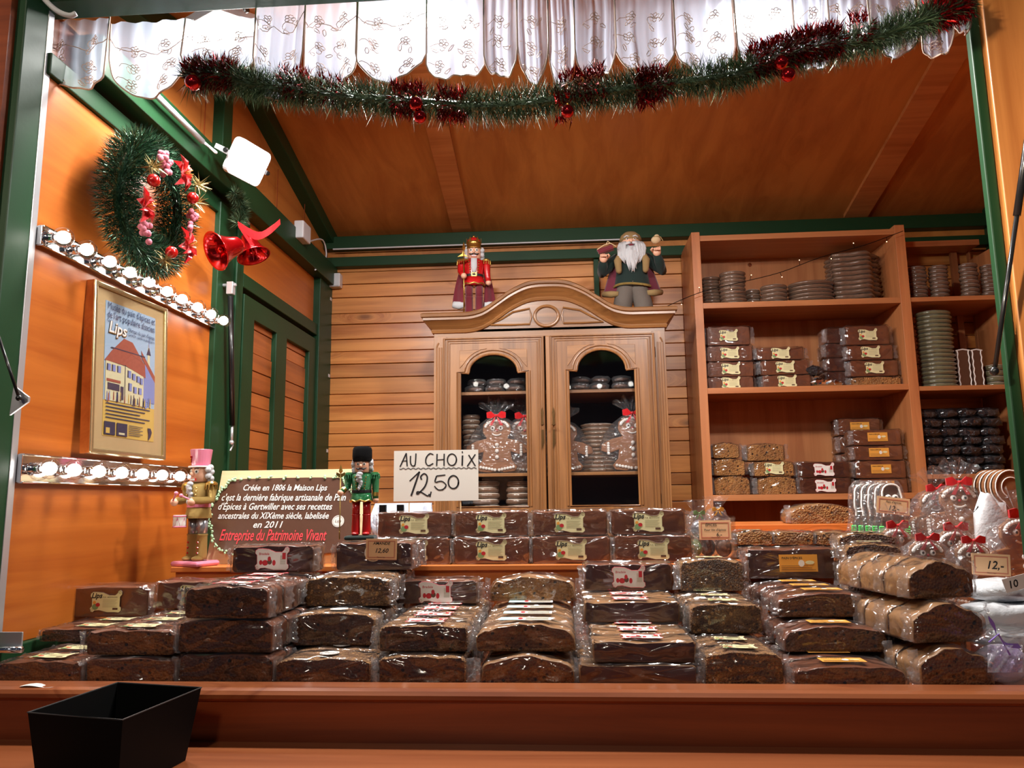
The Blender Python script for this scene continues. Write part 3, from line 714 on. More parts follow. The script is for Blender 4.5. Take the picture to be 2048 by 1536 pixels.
LK = {  # kind: (cut face, crust, arch, corner radius, words)
    'dark': ('crumb_dark', 'glaze', .004, .012, 'dark brown cut loaf'),
    'darknut': ('crumb_dark', 'glaze_nut', .005, .012, 'nut crusted dark loaf'),
    'mid': ('crumb_mid', 'glaze', .005, .013, 'brown cut loaf'),
    'midflat': ('crumb_mid', 'glaze_dark', .002, .009, 'brown chocolate coated loaf'),
    'nut': ('crumb_nut', 'glaze_nut', .005, .011, 'light nut studded loaf'),
    'arch': ('crumb_mid', 'crust_tan', .014, .024, 'domed brown loaf'),
    'archlight': ('crumb_light', 'crust_tan', .013, .022, 'domed pale honey loaf'),
    'choc': ('glaze_dark', 'crust_tan', .0, .006, 'dark chocolate fronted loaf'),
    'glazed': ('glaze', 'glaze', .0, .007, 'glazed brown loaf'),
    'slab': ('glaze_dark', 'glaze', .0, .007, 'dark glazed loaf'),
    'archglaze': ('crumb_mid', 'glaze', .012, .024, 'domed glazed brown loaf'),
    'spice': ('crumb_light', 'glaze_nut', .006, .012, 'light crumbed loaf'),
}
_seed = [0]
def put_label(root, kind, w, x, z, y=-.0045, flat=None, tilt=0.0):
    me = labelmesh(kind)
    o = link('label', me, root, (x, y, z), None, w)
    if flat is not None: o.rotation_euler = (-PI / 2, 0, tilt); o.location = (x, y, z)
    elif tilt: o.rotation_euler = (0, tilt, 0)
    return o
def loaf(x, y, z, w, h, d, kind, label, front=None, top=None, group=None, rz=0, src=None, lw=.095, film=True, lx=0.0):
    """one wrapped loaf: crumb body, wrapper and its label; (x, y) is the middle of the front face"""
    if src is not None:
        o = dup(src, (x, y, z), (0, 0, rz), label, group); return o
    _seed[0] += 1; sd = _seed[0]
    cm, gm, arch, r, _ = LK[kind]; arch = arch * h / .07
    root = thing('loaf', label, 'loaf', (x, y, z), (0, 0, rz), group)
    link('loaf_body', loafmesh(w - .006, h - .004, d, arch, r * h / .07, sd, [M[cm], M[gm]]), root)
    if film: link('wrapper', filmmesh(w - .006, h - .004, d, arch, r * h / .07, sd), root)
    if front: put_label(root, front, lw, -lw / 2 + lx, h * .5 - lw * .31 if front != 'orange' else h * .5 - lw * .22, -.0055)
    if top:
        lw2 = lw if top != 'round' else .045
        lh = {'scroll': .62, 'santa': .62, 'orange': .45, 'round': 1, 'blue': .34}[top]
        o = put_label(root, top, lw2, -lw2 / 2 + lx, h + .0016, d * .5 - lw2 * lh / 2, flat=True, tilt=0)
        o.location = (-lw2 / 2 + lx, max(.004, d * .5 - lw2 * lh / 2), h + .0016)
    return root
TW = ['bottom', 'second', 'third', 'top']
def stack(nick, tiers, z0=1.195, yback=None, skip=0, depth=.094, rz=0, first_y=1.76, tw=None):
    z = z0; info = []
    for i, t in enumerate(tiers):
        x0, x1, yt, yb, kind = t[:5]; op = t[5] if len(t) > 5 else {}
        mid = (x0 + x1) / 2
        Y = op.get('Y') or (first_y if i == 0 else onZ(mid, yb, z).y)
        z1 = onY(mid, yt, Y).z
        xa_, xb2 = onY(x0, yt, Y).x, onY(x1, yt, Y).x
        info.append([(xa_ + xb2) / 2, Y, z, xb2 - xa_, z1 - z, kind, op]); z = z1
    yb_ = yback or info[-1][1] + .10
    n = len(info)
    for i, (x, Y, zz, w, h, kind, op) in enumerate(info):
        rows = op.get('rows') or max(1, int(round((yb_ - Y) / (depth + .008))))
        if i == n - 1: rows = op.get('rows', 1)
        tname = (tw or (TW if n == 4 else ['bottom', 'second', 'top'] if n == 3 else ['bottom', 'top'] if n == 2 else ['single']))[i]
        first = None
        for r_ in range(rows):
            words = op.get('words') or LK[kind][4]
            if r_ == 0: lab = '%s, %s tier of %s' % (words, tname, nick)
            else: lab = '%s, %s back, %s tier of %s' % (words, ('', 'one', 'two', 'three', 'four')[r_], tname, nick)
            wj = w + (R.uniform(-.006, .004) if r_ else 0)
            if first is None or r_ == 1:
                q = loaf(x, Y + r_ * (depth + .008), zz, wj, h, op.get('d', depth), kind, lab, front=op.get('front') if r_ == 0 else None, top=op.get('top'), lw=op.get('lw', .095), rz=rz, lx=op.get('lx', 0.0))
                first = q
            else:
                q = loaf(x + R.uniform(-.004, .004), Y + r_ * (depth + .008), zz, wj, h, depth, kind, lab, src=first, rz=rz)
    return info
stack('far left front stack', [(-5, 165, 1320, 1366, 'mid', dict(top='scroll', rows=3))])
stack('stack against the left wall', [(82, 262, 1256, 1292, 'dark', dict(top='scroll', Y=1.985, rows=2)), (133, 300, 1172, 1234, 'glazed', dict(front='scroll'))], z0=1.2455, tw=['lower', 'upper'])
stack('stack against the left wall', [(90, 262, 1292, 1320, 'mid', dict(Y=2.075, rows=2))], z0=1.195, tw=['hidden base'])
stack('second stack from left', [(172, 353, 1313, 1366, 'mid', dict(rows=2)), (172, 352, 1258, 1310, 'mid', dict(top='scroll', rows=3))], tw=['bottom', 'top'])
stack('pair behind second stack', [(312, 470, 1222, 1240, 'dark', dict(Y=2.10)), (312, 478, 1162, 1217, 'glazed', dict(front='scroll'))], z0=1.26, tw=['lower', 'upper'])
stack('third stack from left', [(357, 548, 1307, 1366, 'dark', dict(rows=4)), (357, 548, 1237, 1305, 'dark', dict(rows=4)), (370, 540, 1170, 1237, 'dark', dict(rows=4, top='santa')), (465, 629, 1090, 1145, 'slab', dict(front='santa', rows=1))])
stack('fourth stack from left', [(551, 743, 1315, 1366, 'darknut', dict(top='round', rows=4)), (582, 753, 1224, 1291, 'darknut', dict(top='round', rows=4)), (611, 780, 1151, 1212, 'nut', dict(rows=3)), (671, 825, 1084, 1140, 'slab', dict(front='round', lw=.05, rows=2))])
stack('fifth stack from left', [(755, 934, 1310, 1366, 'darknut', dict(rows=4)), (755, 937, 1248, 1303, 'darknut', dict(top='santa', rows=5)), (789, 956, 1160, 1207, 'slab', dict(front='santa', rows=1))])
stack('sixth stack from left', [(960, 1149, 1310, 1366, 'arch', dict(rows=4)), (948, 1151, 1245, 1303, 'arch', dict(top='blue', rows=5, lw=.12)), (980, 1151, 1151, 1202, 'archlight', dict(rows=1))])
stack('seventh stack from left', [(1156, 1396, 1328, 1366, 'choc', dict(rows=3)), (1182, 1393, 1281, 1325, 'choc', dict(rows=5, top='santa')), (1166, 1361, 1202, 1245, 'choc', dict(rows=3, top='santa')), (1167, 1346, 1126, 1181, 'slab', dict(front='santa', rows=1, words='dark loaf with picture label'))])
stack('eighth stack from left', [(1408, 1566, 1302, 1366, 'nut', dict(rows=4, top='scroll', lw=.08, words='oat topped tall loaf')), (1378, 1525, 1205, 1267, 'nut', dict(rows=3, top='scroll', lw=.08, words='oat topped tall loaf')), (1358, 1487, 1117, 1182, 'nut', dict(rows=1, top='scroll', lw=.08, words='oat topped tall loaf'))])
stack('ninth stack from left', [(1586, 1813, 1330, 1366, 'archglaze', dict(rows=4, top='orange')), (1565, 1775, 1250, 1304, 'archglaze', dict(rows=3, top='orange')), (1554, 1756, 1183, 1234, 'archglaze', dict(rows=4, top='orange')), (1490, 1670, 1096, 1157, 'slab', dict(front='orange', lw=.11, rows=1, lx=.02))])
# right-hand end stack, its slices turned towards the middle
for i, (x0, x1, yt, yb, zz, Y, rz, kind) in enumerate([(1829, 1985, 1291, 1366, 1.195, 1.76, -6, 'arch'), (1813, 1972, 1203, 1285, 1.279, 1.795, -8, 'arch'), (1804, 1951, 1118, 1196, 1.366, 1.85, -10, 'arch')]):
    xa_, xb2 = onY(x0, yt, Y).x, onY(x1, yt, Y).x; h = onY(x0, yt, Y).z - zz
    for r_ in range(3):
        rr = math.radians(-rz); q = r_ * .104
        nm = ('', 'one back, ', 'two back, ')[r_]
        loaf((xa_ + xb2) / 2 - math.sin(rr) * q, Y + math.cos(rr) * q, zz, xb2 - xa_, h, .098, kind, 'domed brown loaf, %s%s tier of the rightmost stack' % (nm, ('bottom', 'middle', 'top')[i]), rz=rr)
# two long rows of glazed loaves with cream scroll labels on the step
for r_, (yy, cols) in enumerate([((1078, 1130), [(750, 902), (906, 1060), (1062, 1222), (1226, 1386)]), ((1037, 1078), [(753, 905), (907, 1058), (1062, 1216), (1220, 1372)])]):
    for c, (x0, x1) in enumerate(cols):
        Y = 2.40 if r_ == 0 else 2.43
        zz = s1z if r_ == 0 else s1z + .085
        a_, b2 = onY(x0, yy[0], Y).x, onY(x1, yy[0], Y).x
        loaf((a_ + b2) / 2, Y, zz, b2 - a_ - .003, .085 if r_ == 0 else .078, .10, 'glazed', 'glazed loaf with cream scroll label, %s row on step, %s from left' % (('lower', 'upper')[r_], ('first', 'second', 'third', 'fourth')[c]), front='scroll', lw=.098, lx=.0)
        if r_ == 0:
            loaf((a_ + b2) / 2, Y + .11, zz, b2 - a_ - .003, .085, .10, 'glazed', 'glazed loaf behind the lower row on the step, %s from the left' % ('first', 'second', 'third', 'fourth')[c])
# small loaves on the right-hand step and the big pale one above them
for k, (x0, x1) in enumerate([(1473, 1545), (1547, 1628), (1630, 1705)]):
    Y = 2.53; a_, b2 = onY(x0, 1070, Y).x, onY(x1, 1070, Y).x; zt = onY(x0, 1062, Y).z
    loaf((a_ + b2) / 2, Y, s1z, b2 - a_, (zt - s1z) / 2, .11, 'spice', 'small speckled loaf, %s of three on right-hand step' % ('left', 'middle', 'right')[k] + ', lower layer')
    loaf((a_ + b2) / 2, Y, s1z + (zt - s1z) / 2, b2 - a_, (zt - s1z) / 2, .11, 'spice', 'small speckled loaf, %s of three on right-hand step' % ('left', 'middle', 'right')[k] + ', upper layer', top='scroll' if k == 0 else None, lw=.07)
Y = 2.83; a_, b2 = onY(1580, 1030, Y).x, onY(1712, 1030, Y).x
loaf((a_ + b2) / 2, Y, s2z, b2 - a_, onY(1640, 1006, Y).z - s2z, .12, 'archlight', 'large pale honey loaf standing alone on the high step', top=None)
# nutty loaves leaning behind the rightmost stack
for k, (x0, x1, yt, yb, Y, rz) in enumerate([(1676, 1790, 1066, 1135, 2.27, -.12), (1690, 1800, 1086, 1150, 2.16, -.15)]):
    a_, b2 = onY(x0, yt, Y).x, onY(x1, yt, Y).x; zt = onY(x0, yt, Y).z; hh = .085
    base = 1.195; n = 0
    n = int(round((zt - base) / hh)); hh = (zt - base) / n
    src = None
    for j in range(n):
        lab = 'nut crusted loaf, %s of the %s leaning pile behind the rightmost stack' % (['lowest', 'second', 'third', 'top'][min(j, 3)], ('rear', 'front')[k])
        src = loaf((a_ + b2) / 2, Y, base + j * hh, b2 - a_, hh, .10, 'darknut', lab, top='scroll' if j == n - 1 else None, rz=rz, lw=.07)

# ================================================================== HUT FITTINGS (built in the hut's own scale, then enlarged about the camera with it)
enc_start()
SY, SB = 3.40, 3.72
def sz(px, py, Y=SY): return onY(px, py, Y).z
def sx(px, py, Y=SY): return onY(px, py, Y).x
# ---------------------------------------------------------------- shelving
X0, X0b, X1, X1b = sx(1394, 700), sx(1411, 700), sx(1811, 700), sx(1831, 700)
XE = sx(1945, 490, 3.66)
ztop = sz(1600, 462); SH = [(sz(1600, 600), .026), (sz(1600, 772), .026), (sz(1600, 988), .026)]
u1 = thing('shelving_unit', 'tall open beech shelving unit with three stocked shelves beside the glazed cupboard', 'shelves', ((X0 + X1b) / 2, SY, 0))
def part(name, mb, mat, root, bevel=0, smooth=False):
    o = obj(name, mb, mat, root, bevel=bevel, smooth=smooth); o.location = -root.location; return o
part('side_panel', MB().box(X0, X0b, SY, SB, .3, ztop + .012), M['beech_z'], u1, .001)
part('side_panel', MB().box(X1, X1b, SY, SB, .3, ztop + .012), M['beech_z'], u1, .001)
part('back_panel', MB().box(X0b, X1, SB - .012, SB, .3, ztop - .02), M['beech_back'], u1)
part('top_panel', MB().box(X0b, X1, SY + .004, SB - .012, ztop - .03, ztop - .004), M['beech'], u1, .001)
for zt, th in SH: part('shelf', MB().box(X0b, X1, SY + .002, SB - .012, zt - th, zt), M['beech'], u1, .001)
part('shelf', MB().box(X0b, X1, SY + .002, SB - .012, .9, .926), M['beech'], u1)
part('cap', MB().lathe([(.011, 0), (.010, .003), (.0, .004)], 12, Matrix.Translation((sx(1500, 529, SB - .02), SB - .012, sz(1500, 529, SB - .02))) @ Matrix.Rotation(PI / 2, 4, 'X')), M['chrome'], u1)
u2 = thing('shelving_unit', 'narrower beech shelving unit with open back at the far right behind the green post', 'shelves', ((X1b + XE) / 2, SY, 0))
S2 = [sz(1900, 592), sz(1900, 771), sz(1900, 948)]
part('side_panel', MB().box(XE, XE + .02, 3.1, SB, .3, sz(1960, 466, 3.3)), M['beech_z'], u2, .001)
part('top_panel', MB().box(X1b, XE, 3.60, SB, sz(1880, 492, 3.6), sz(1880, 481, 3.6)), M['beech'], u2, .001)
for zt in S2: part('shelf', MB().box(X1b + .001, XE, SY + .004, SB, zt - .02, zt), M['beech'], u2, .001)
part('upright', MB().box(sx(1918, 660, SB) - .012, sx(1918, 660, SB) + .016, SB - .02, SB, S2[1], sz(1918, 500, SB)), M['beech_z'], u2)
part('upright', MB().box(sx(1950, 660, SB) - .004, sx(1950, 660, SB) + .004, SB - .02, SB, S2[1], sz(1950, 500, SB)), M['beech_z'], u2)
# ---------------------------------------------------------------- flat cookies in stacks
M['disc'] = plain('flat_cookie', srgb(128, 100, 82), .25, coat=.6, noise=.4, bump=.3)
M['discrim'] = plain('icing_and_glint_rim', srgb(226, 214, 200), .3, coat=.6)  # pale icing edge that also paints in bright streaks on the wrapping
M['discgreen'] = plain('pale_green_packet', srgb(128, 126, 96), .25, coat=.8, noise=.3, bump=.5)
def discmesh(r, h, star=0, mats=None, seed=0, ax=1.0):
    rnd = random.Random(seed); b = MB(); n = 20; vs = []
    pr = [(.90, 0), (1.0, .28), (1.02, .55), (.97, .85), (.90, .9), (.86, .98), (.4, 1.0)]
    for rr, z in pr:
        for k in range(n):
            a = 2 * PI * k / n; q = 1 + (star * .16 * (math.cos(5 * a)) if star else 0) + rnd.uniform(-.015, .015)
            vs.append(Vector((r * rr * q * math.cos(a), r * rr * q * math.sin(a) * ax, h * z + rnd.uniform(-.0006, .0006))))
    fs = [(i * n + k, i * n + (k + 1) % n, (i + 1) * n + (k + 1) % n, (i + 1) * n + k) for i in range(len(pr) - 1) for k in range(n)]
    fs += [tuple(range(n))[::-1], tuple(range((len(pr) - 1) * n, len(pr) * n))]
    b.add(vs, fs); b.m = [1 if (i // n) in (3, 4) else 0 for i in range(len(fs) - 2)] + [0, 0]
    return b.mesh('cookie', mats or [M['disc'], M['discrim']], smooth=True)
ORD = 'lowest second third fourth fifth sixth seventh eighth ninth tenth eleventh twelfth thirteenth fourteenth fifteenth sixteenth seventeenth eighteenth'.split()
def discstack(px0, px1, pyt, z0, n, Y, label, group, star=0, mats=None, ax=.8):
    xc = (px0 + px1) / 2; cx_ = sx(xc, pyt + 20, Y); r = (sx(px1, pyt + 20, Y) - sx(px0, pyt + 20, Y)) / 2
    zt = sz(xc, pyt, Y); h = (zt - z0) / n
    me = discmesh(r * .97, h * .93, star, mats, n, ax)
    for k in range(n):
        o = link('cookie', me, None, (cx_ + R.uniform(-.003, .003), Y + R.uniform(-.003, .003), z0 + k * h + .0003), (0, 0, R.uniform(0, 6) if ax == 1 else R.uniform(-.08, .08)))
        tag(o, label + (', the lowest' if k == 0 else ', the topmost' if k == n - 1 else ', %s up' % ORD[k]), 'cookie', group)
z1, z2, z3 = [s_[0] for s_ in SH]
discstack(1404, 1441, 556, z1, 10, 3.55, 'flat round cookie, leftmost stack on the top shelf', 'cookies in the leftmost top-shelf stack')
discstack(1438, 1492, 546, z1, 9, 3.50, 'flat round cookie, second and taller stack on the top shelf', 'cookies in the second top-shelf stack')
discstack(1490, 1522, 580, z1, 4, 3.56, 'small flat cookie, small low stack on the top shelf', 'cookies in the lowest top-shelf stack')
discstack(1520, 1575, 572, z1, 5, 3.50, 'flat round cookie, middle stack on the top shelf', 'cookies in the middle top-shelf stack')
discstack(1574, 1668, 568, z1, 6, 3.53, 'wide flat cookie, broad low stack on the top shelf', 'cookies in the broad top-shelf stack')
discstack(1652, 1752, 512, z1, 11, 3.56, 'star shaped cookie, tallest stack on the top shelf', 'cookies in the tallest top-shelf stack', star=1)
for k, (a, c, t_, n) in enumerate([(1817, 1853, 535, 9), (1857, 1896, 533, 9), (1918, 1956, 529, 9), (1960, 1996, 531, 9)]):
    discstack(a, c, t_, S2[0], n, 3.50 + .0 * k, 'small round cookie, %s stack on the upper right shelf' % ('first', 'second', 'third', 'last')[k], 'cookies in the %s upper right stack' % ('first', 'second', 'third', 'last')[k])
discstack(1830, 1902, 625, S2[1], 18, 3.50, 'thin green packet, tall pile on the middle right shelf', 'green packets on the middle right-hand shelf', mats=[M['discgreen'], M['discrim']])
discstack(1968, 2010, 730, S2[1], 4, 3.52, 'pale packet, short pile at right end of middle shelf', 'pale packets in the short right-end pile', mats=[M['discgreen'], M['discrim']])
# two iced gingerbread houses leaning side by side
for k, (a, c) in enumerate([(1914, 1942), (1944, 1967)]):
    x0_, x1_ = sx(a, 730, 3.48), sx(c, 730, 3.48); zt = sz(a, 700, 3.48) - S2[1]; w_ = x1_ - x0_
    g = thing('iced_gingerbread_piece', 'dark gingerbread slab edged in looping white icing, %s of the pair beside the green packets' % ('left', 'right')[k], 'gingerbread', ((x0_ + x1_) / 2, 3.48, S2[1]))
    obj('slab', MB().box(-w_ / 2, w_ / 2, 0, .03, 0, zt), M['gingerdark'], g, bevel=.004)
    b = MB()
    for s_ in (-1, 1): b.tube([(s_ * (w_ / 2 - .004 - .004 * abs(math.sin(j * 1.6))), -.001, zt * j / 10) for j in range(11)], .0028, n=5)
    b.tube([(-w_ / 2, -.001, zt - .003), (0, -.001, zt + .002), (w_ / 2, -.001, zt - .003)], .003, n=5)
    obj('icing', b, M['icing'], g)
# ---------------------------------------------------------------- wrapped loaves on the shelves
def sloaf(x0, x1, yt, yb, z, Y, kind, label, front=None, d=.11, lw=.085, lx=0.0):
    a, c = sx(x0, yt, Y), sx(x1, yt, Y); h = sz((x0 + x1) / 2, yt, Y) - z
    loaf((a + c) / 2, Y, z, c - a, h, d, kind, label, front=front, lw=min(lw, (c - a) * .6), lx=lx); return z + h
def spile(cols, z, Y, kind, name, front, words, d=.11, lx=0.0, lw=.085):
    for i, (x0, x1, yt) in enumerate(cols):
        n = len(cols); t = (['only'], ['lower', 'upper'], ['lowest', 'middle', 'top'], ['lowest', 'second', 'third', 'topmost'])[n - 1][i]
        z = sloaf(x0, x1, yt, 0, z, Y, kind[i] if isinstance(kind, list) else kind, '%s, %s in %s' % (words[i] if isinstance(words, list) else words, t, name), front[i] if isinstance(front, list) else front, d, lw, lx)
spile([(1414, 1508, 753), (1413, 1508, 722), (1412, 1505, 690), (1411, 1500, 652)], z2, 3.45, 'glazed', 'the left pile on the middle shelf', 'scroll', 'glazed loaf with cream label')
spile([(1524, 1622, 749), (1520, 1618, 719), (1512, 1608, 694)], z2, 3.45, 'glazed', 'the centre pile on the middle shelf', 'scroll', 'glazed loaf with cream label')
spile([(1700, 1802, 752), (1698, 1796, 719), (1692, 1786, 689), (1688, 1778, 650)], z2, 3.45, ['spice', 'glazed', 'glazed', 'glazed'], 'the right pile on the middle shelf', [None, 'scroll', 'scroll', 'scroll'], ['tan loaf without label', 'glazed loaf with cream label', 'glazed loaf with cream label', 'glazed loaf with cream label'])
spile([(1652, 1698, 742), (1652, 1697, 715), (1650, 1696, 686), (1650, 1695, 655)], z2, 3.50, 'slab', 'the narrow dark pile left of the right pile', None, 'narrow dark wrapped loaf')
# foil trifles between the piles
for k, (px, py, s_) in enumerate([(1631, 745, 18), (1640, 768, 16), (1660, 768, 14), (1676, 766, 12)]):
    b = MB(); rnd = random.Random(k); c_ = onY(px, py, 3.44); r_ = s_ / 1520 * 3.4
    b.ball((0, 0, 0), (r_, r_ * .8, r_ * .6), 9, 6); b.v = [(v[0] * rnd.uniform(.8, 1.2), v[1] * rnd.uniform(.8, 1.2), v[2] * rnd.uniform(.8, 1.2)) for v in b.v]
    o = obj('foil_packet', b, [M['chrome'] if k else M['darkbag']]); o.location = (c_.x, 3.46 + .0 * k, z2 + r_ * .62 if k else z2 + r_ * 1.9)
    tag(o, 'crumpled foil packet, %s between the centre and right piles of the middle shelf' % ('upper one', 'left one', 'middle one', 'right one')[k], 'packet')
spile([(1427, 1500, 951), (1425, 1490, 916), (1424, 1478, 885)], z3, 3.45, 'spice', 'the left pile on the bottom shelf', None, 'pale crumb loaf')
spile([(1513, 1592, 952), (1506, 1588, 921), (1492, 1568, 886)], z3, 3.43, 'spice', 'the second pile on the bottom shelf', [None, 'scroll', None], 'pale crumb loaf')
spile([(1597, 1702, 955), (1592, 1700, 923)], z3, 3.44, 'slab', 'the low pile on the bottom shelf', 'santa', 'dark loaf with pink edged label', lw=.09)
spile([(1718, 1816, 956), (1708, 1812, 920), (1706, 1806, 890), (1704, 1802, 858)], z3, 3.45, 'glazed', 'the right pile on the bottom shelf', 'orange', 'glazed loaf with orange label')
spile([(1680, 1768, 905), (1678, 1764, 870), (1675, 1760, 836)], z3, 3.585, 'glazed', 'the rear pile on the bottom shelf', 'orange', 'glazed loaf with orange label')
# black bags on the lower right shelf
def bagmesh(seed, r=(.05, .045, .032)):
    b = MB(); rnd = random.Random(seed); b.ball((0, 0, 0), 1.0, 14, 9)
    vs = []
    for v in b.v:
        q = 1 + .10 * math.sin(7 * v[0] + seed) * math.sin(6 * v[2] + 2 * seed) + rnd.uniform(-.09, .09)
        f = [math.copysign(abs(c) ** .7, c) for c in v]
        vs.append((f[0] * r[0] * q, f[1] * r[1] * q, f[2] * r[2] * q))
    b.v = vs; return b
bx0, bx1 = sx(1852, 880), sx(2020, 880); rowz = S2[2]; bm_ = [bagmesh(k, (.052, .05, .024)).mesh('bag', M['darkbag'], smooth=True) for k in range(4)]
for r_ in range(7):
    n = 4
    for k in range(n):
        o = link('sweet_bag', bm_[(r_ + k) % 4], None, (bx0 + .05 + (bx1 - bx0 - .06) * (k + .5 * (r_ % 2) * .3) / (n - .6), 3.50 + R.uniform(-.01, .01), rowz + .022 + r_ * .041), (R.uniform(-.1, .1), R.uniform(-.08, .08), R.uniform(-.2, .2)))
        tag(o, 'black glossy bag, %s from left in the %s row of the heap' % (('first', 'second', 'third', 'fourth')[k], ('bottom', 'second', 'third', 'fourth', 'fifth', 'sixth', 'top')[r_]), 'bag', 'black bags heaped on the lower right-hand shelf')

# ================================================================== CUPBOARD
CY = 3.30
def cz(py, px=1098): return onY(px, py, CY).z
cxm = onY(1100, 850, CY).x
def cxx(px, py=850): return onY(px, py, CY).x
HW = (cxx(1335) - cxx(865.5)) / 2          # half width of the body
cup = thing('glazed_cupboard', 'carved oak cupboard with arched cornice and two glazed doors against the back wall', 'cupboard', (cxm, CY, 0))
def cp(name, mb, mat, bevel=0, parent=None):
    o = obj(name, mb, mat, parent or cup, bevel=bevel); return o
ZB_, ZD0, ZD1 = 1.0, cz(1033), cz(672)
W = HW
cp('side_panel', MB().box(-W, -W + .02, .01, .42, ZB_, cz(655)), M['oak'])
cp('side_panel', MB().box(W - .02, W, .01, .42, ZB_, cz(655)), M['oak'])
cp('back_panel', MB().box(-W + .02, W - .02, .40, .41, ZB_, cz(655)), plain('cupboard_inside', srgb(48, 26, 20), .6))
cp('bottom_panel', MB().box(-W + .02, W - .02, .02, .40, ZD0 - .02, ZD0), M['oak_x'])
cp('top_panel', MB().box(-W, W, .0, .42, cz(660), cz(655)), M['oak_x'])
zs_ = [cz(785), cz(951)]
for z_ in zs_: cp('shelf', MB().box(-W + .02, W - .02, .03, .40, z_, z_ + .014), M['oak_x'], .001)
for s_ in (-1, 1):
    b = MB(); xo = s_ * W
    b.box(min(xo, xo - s_ * .058), max(xo, xo - s_ * .058), -.004, .02, ZB_, cz(668))
    for k in range(3): b.tube([(xo - s_ * (.012 + k * .011), -.005, ZB_), (xo - s_ * (.012 + k * .011), -.005, cz(690))], .0035, n=6)
    b.tube([(xo - s_ * (.012 + .011 * i / 6), -.006, cz(690) + .02 * math.sin(PI * i / 12)) for i in range(7)], .0035, n=5)
    cp('pilaster', b, M['oak'], .001)
    cp('hinge', MB().tube([(xo - s_ * .047, -.004, cz(720)), (xo - s_ * .047, -.004, cz(700))], .003), M['blackmetal'])
    cp('hinge', MB().tube([(xo - s_ * .047, -.004, cz(1010)), (xo - s_ * .047, -.004, cz(990))], .003), M['blackmetal'])
cp('centre_post', MB().box(-.014, .014, -.008, .02, ZD0, ZD1), M['oak'], .004)
cp('bottom_rail', MB().box(-W + .045, W - .045, -.002, .02, ZB_, ZD0), M['oak_x'])
# cornice: outline of the swan-neck top, swept with a stepped profile and returned along both sides
CH = HW + .028
tbl = [(1.0, 0), (.72, .0), (.60, .07), (.52, .20), (.42, .45), (.31, .72), (.165, .95), (0, 1.0)]
RISE = cz(566) - cz(626); zc0 = (cz(664) + cz(654, 1300)) / 2
curve = [(-u, r_) for u, r_ in tbl] + [(u, r_) for u, r_ in tbl[::-1][1:]]
curve = [(p.x, p.y) for p in smoothpath([(u, r_, 0) for u, r_ in curve], 5)]
cprof = [(0, 0), (.008, .002), (.012, .012), (.008, .018), (.020, .034), (.036, .050), (.044, .054), (.044, .064), (.052, .068), (.054, .080), (.046, .086), (0, .088)]
path = [(-HW, .42, zc0, (-1, 0)), (-HW, .30, zc0, (-1, 0))]
front = [(u * HW, 0, zc0 + max(0, r_) * RISE) for u, r_ in curve]
path += [(front[0][0], 0, front[0][2], (-1, -1))] + [(p[0], 0, p[2], (0, -1)) for p in front[1:-1]] + [(front[-1][0], 0, front[-1][2], (1, -1))]
path += [(HW, .30, zc0, (1, 0)), (HW, .42, zc0, (1, 0))]
b = MB(); vs = []; n = len(cprof)
for (x, y, z, nn) in path:
    for (o_, u_) in cprof: vs.append(Vector((x + nn[0] * o_, y + nn[1] * o_, z + u_)))
fs = [(i * n + k, i * n + k + 1, (i + 1) * n + k + 1, (i + 1) * n + k) for i in range(len(path) - 1) for k in range(n - 1)]
b.add(vs, fs)
o = cp('cornice', b, M['oak_x']); autosmooth(o, .5)
b = MB(); zf = cz(672) + .001
b.prism([(-HW, zf)] + [(HW, zf)] + [(p[0], p[2] + .004) for p in front[::-1]], .02, Matrix.Translation((0, 0, 0)))
b.prism([(-HW, zc0 + .07)] + [(HW, zc0 + .07)] + [(p[0], p[2] + .084) for p in front[::-1]], .39, Matrix.Translation((0, .01, 0)))
cp('frieze', b, M['oak_x'])
b = MB(); zc = cz(632)
rc = (cxx(1119) - cxx(1070)) / 2
xm0 = cxx(1093, 632) - cxm
b.tube([(xm0 + x, -.003, zc + z) for x, z in arc(0, 0, rc, rc * .86, 0, 360, 28)[:-1]], .007, n=8, closed=True)
for s_ in (-1, 1):
    a = [(s_ * (rc + .022), zc - .035), (s_ * (rc + .014), zc), (s_ * (rc + .022), zc + .036)]
    pts = a + [(s_ * .15, zc + .022), (s_ * .20, zc - .008), (s_ * .25, zc - .034)] + [(s_ * .16, zc - .036)]
    b.tube([(xm0 + x, -.003, z) for x, z in pts], .0045, n=6, closed=True)
cp('frieze_carving', b, M['oak_x'])
